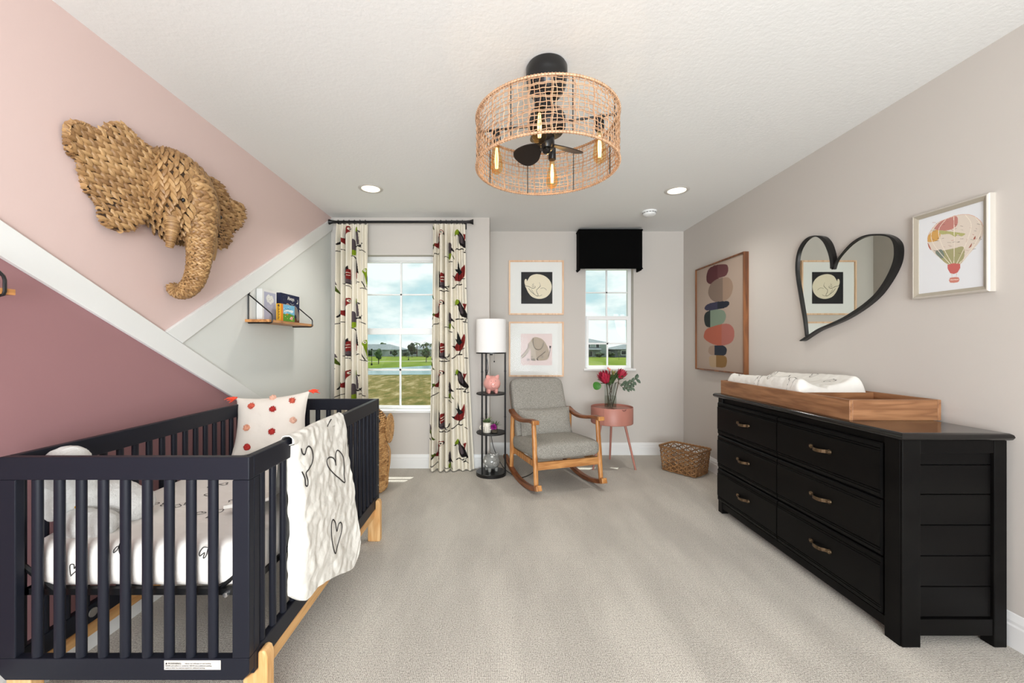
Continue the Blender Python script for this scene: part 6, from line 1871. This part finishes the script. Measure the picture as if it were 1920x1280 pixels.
for (u, v) in ((-1, 1), (1, 1), (-1, -1), (1, -1)):
    p = psurf(u, v); d_ = (PMt.to_3x3() @ Vector((u, v * .15, 0))).normalized() + Vector((0, 0, -.25)); d_.normalize()
    mb = MB(); rn = random.Random(int(u * 3 + v + 9))
    mb.tube([p - d_ * .004, p + d_ * .008], [.006, .007], 8)
    for k in range(34):
        o_ = Vector((rn.gauss(0, 1), rn.gauss(0, 1), rn.gauss(0, 1))) * .006
        mb.tube([p + d_ * .006 + o_ * .4, p + d_ * .022 + o_ * 1.1, p + d_ * .036 + o_ * 1.6 + Vector((0, 0, -.003))], [.0022, .0022, .0014], 4)
    mb.build('tassel', org, pil_t, smooth=True)

# ------------------------------------------------------------------ plush toy
plm, nt, b = newmat('white_plush')
b.inputs['Base Color'].default_value = lin((226, 224, 220)); b.inputs['Roughness'].default_value = 1.0; b.inputs['Sheen Weight'].default_value = .4; b.inputs['Specular IOR Level'].default_value = .05
n = _noise(nt, 70, 5, .75); _bump(nt, b, n.outputs['Fac'], .8, .010)
pt = thing('plush_toy', 'fluffy white plush toy sitting in the near corner of the crib', 'plush toy', (-1.38, 1.38, .602))
def blobs(name, L, vox=.009, par=pt):
    mb = MB()
    for c, r in L: mb.ball(c, r, 20, 14)
    o = mb.build(name, plm, par)
    m_ = o.modifiers.new('merge', 'REMESH'); m_.mode = 'VOXEL'; m_.voxel_size = vox; m_.use_smooth_shade = True
    s_ = o.modifiers.new('soft', 'SMOOTH'); s_.factor = .8; s_.iterations = 6
    tx = bpy.data.textures.new(name + '_fluff', 'CLOUDS'); tx.noise_scale = .018
    d_ = o.modifiers.new('fluff', 'DISPLACE'); d_.texture = tx; d_.strength = .010; d_.mid_level = .5
    return o
def q_(x, y, Y): return at(x, y, Y)
blobs('body', [(q_(205, 942, 1.46), (.115, .085, .085)), (q_(165, 935, 1.42), (.09, .075, .10)), (q_(248, 945, 1.46), (.065, .07, .062)), (q_(140, 900, 1.38), (.070, .06, .080)), (q_(125, 880, 1.36), (.075, .062, .080)), (q_(128, 858, 1.36), (.062, .050, .040))])
blobs('ear', [(q_(92, 905, 1.335), (.032, .026, .075)), (q_(97, 950, 1.325), (.034, .026, .052)), (q_(98, 876, 1.34), (.030, .026, .05))])
blobs('foot', [(q_(150, 980, 1.335), (.062, .050, .050)), (q_(185, 982, 1.345), (.062, .050, .048))])
blobs('foot', [(q_(212, 990, 1.40), (.050, .046, .042))])
MB().ball(q_(146, 950, 1.305), (.010, .006, .006), 10, 8).build('nose', plain('yellow_felt', (222, 172, 40), .8), pt, smooth=True)

# ------------------------------------------------------------------ elephant shaped hamper by the window
wick = leafy('seagrass_coil', [(0, (190, 142, 88)), (.5, (222, 176, 118)), (1, (158, 112, 64))], 70, .6)
HX, HY = -1.085, 3.43
hm = thing('elephant_hamper', 'tall woven seagrass hamper shaped like an elephant behind the crib', 'hamper', (HX, HY, 0))
def coil(name, rad, z0, z1, rope, cx, cy, fy=1.0, seg=56, par=hm):
    """coiled rope wall; rad(z) gives radius"""
    mb = MB(); z = z0; k = 0
    while z < z1:
        r = rad(z)
        P = [(cx + r * cos(a), cy + r * fy * sin(a), z) for a in [2 * pi * i / seg for i in range(seg)]]
        # stitches: short fat twisted pieces
        for i in range(seg // 2):
            a = 2 * pi * (i + .5 * (k % 2)) / (seg // 2); c = Vector((cx + r * cos(a), cy + r * fy * sin(a), z)); tn = Vector((-sin(a), cos(a) * fy, .28 if k % 2 else -.28)); nr = Vector((cos(a), sin(a), 0))
            leafseg(mb, c - nr * .002, tn, nr, 2 * pi * r / seg * 2.5, rope * 1.15, rope * .5)
        z += rope * .9; k += 1
    mb.mat(1)
    zs = [z0 - rope * .5 + (z1 - z0) * i / 14 for i in range(15)]
    mb.lathe([(max(.001, rad(max(z0, z)) - .004), z) for z in zs], (cx, cy, 0), 40, cap=True, sy=fy)
    return mb.build(name, [wick, core], par, smooth=True, ang=60)
def body_r(z):
    return .158 + .012 * sin(pi * min(1, max(0, z / .42))) - (.02 * max(0, (.03 - z) / .03))
coil('body', body_r, .010, .40, .0185, HX, HY)
def head_r(z):
    q = (z - .50) / .197
    return .022 + .150 * sqrt(max(0.0, 1 - q * q))
coil('head', head_r, .405, .693, .0185, HX, HY)
for s_ in (-1, 1):
    mb = MB()
    for k in range(9):
        rr = .006 + .0128 * k
        m_ = 4 + k * 4
        for i in range(m_):
            a = 2 * pi * (i + .5 * (k % 2)) / m_
            c = Vector((HX + s_ * (.182 + .010 * cos(a)), HY + .02 + rr * .8 * cos(a), .520 + rr * 1.1 * sin(a)))
            leafseg(mb, c, Vector((0, -sin(a) * .9, cos(a) * 1.15 + (.3 if k % 2 else -.3))), Vector((s_, 0, 0)), .024, .014, .006)
            leafseg(mb, c, Vector((0, -sin(a) * .9, cos(a) * 1.15)), Vector((-s_, 0, 0)), .024, .014, .006)
    mb.build('ear', wick, hm, smooth=True, ang=60)
mb = MB()
TPk = [Vector((HX + .06, HY - .175, .50)), Vector((HX + .06, HY - .20, .42)), Vector((HX + .055, HY - .21, .32)), Vector((HX + .05, HY - .205, .2)), Vector((HX + .05, HY - .19, .12))]
TPk = [Vector(p) for p in crom([tuple(p) for p in TPk], 9)]
for i, p in enumerate(TPk):
    r = .050 - .020 * i / len(TPk)
    m_ = 12
    for j in range(m_):
        a = 2 * pi * (j + .5 * (i % 2)) / m_; nr = Vector((cos(a), sin(a), 0))
        leafseg(mb, p + nr * r, Vector((-sin(a), cos(a), .3 if i % 2 else -.3)), nr, .028, .014, .006)
mb.mat(1); mb.tube(TPk, [.046 - .020 * i / len(TPk) for i in range(len(TPk))], 12)
mb.build('trunk', [wick, core], hm, smooth=True, ang=60)
MB().tube(crom([(HX + .150, HY - .02, .41), (HX + .180, HY - .03, .385), (HX + .196, HY - .03, .33), (HX + .190, HY - .03, .22), (HX + .172, HY - .03, .12)], 6), .007, 8).build('side_handle', wick, hm, smooth=True)
ez = .60
for s_ in (-1, 1):
    a = radians(-38 if s_ > 0 else -142); r = head_r(ez) + .004
    MB().ball((HX + r * cos(a), HY + r * sin(a), ez), (.011, .011, .013), 12, 8).build('eye', black_satin, hm, smooth=True)
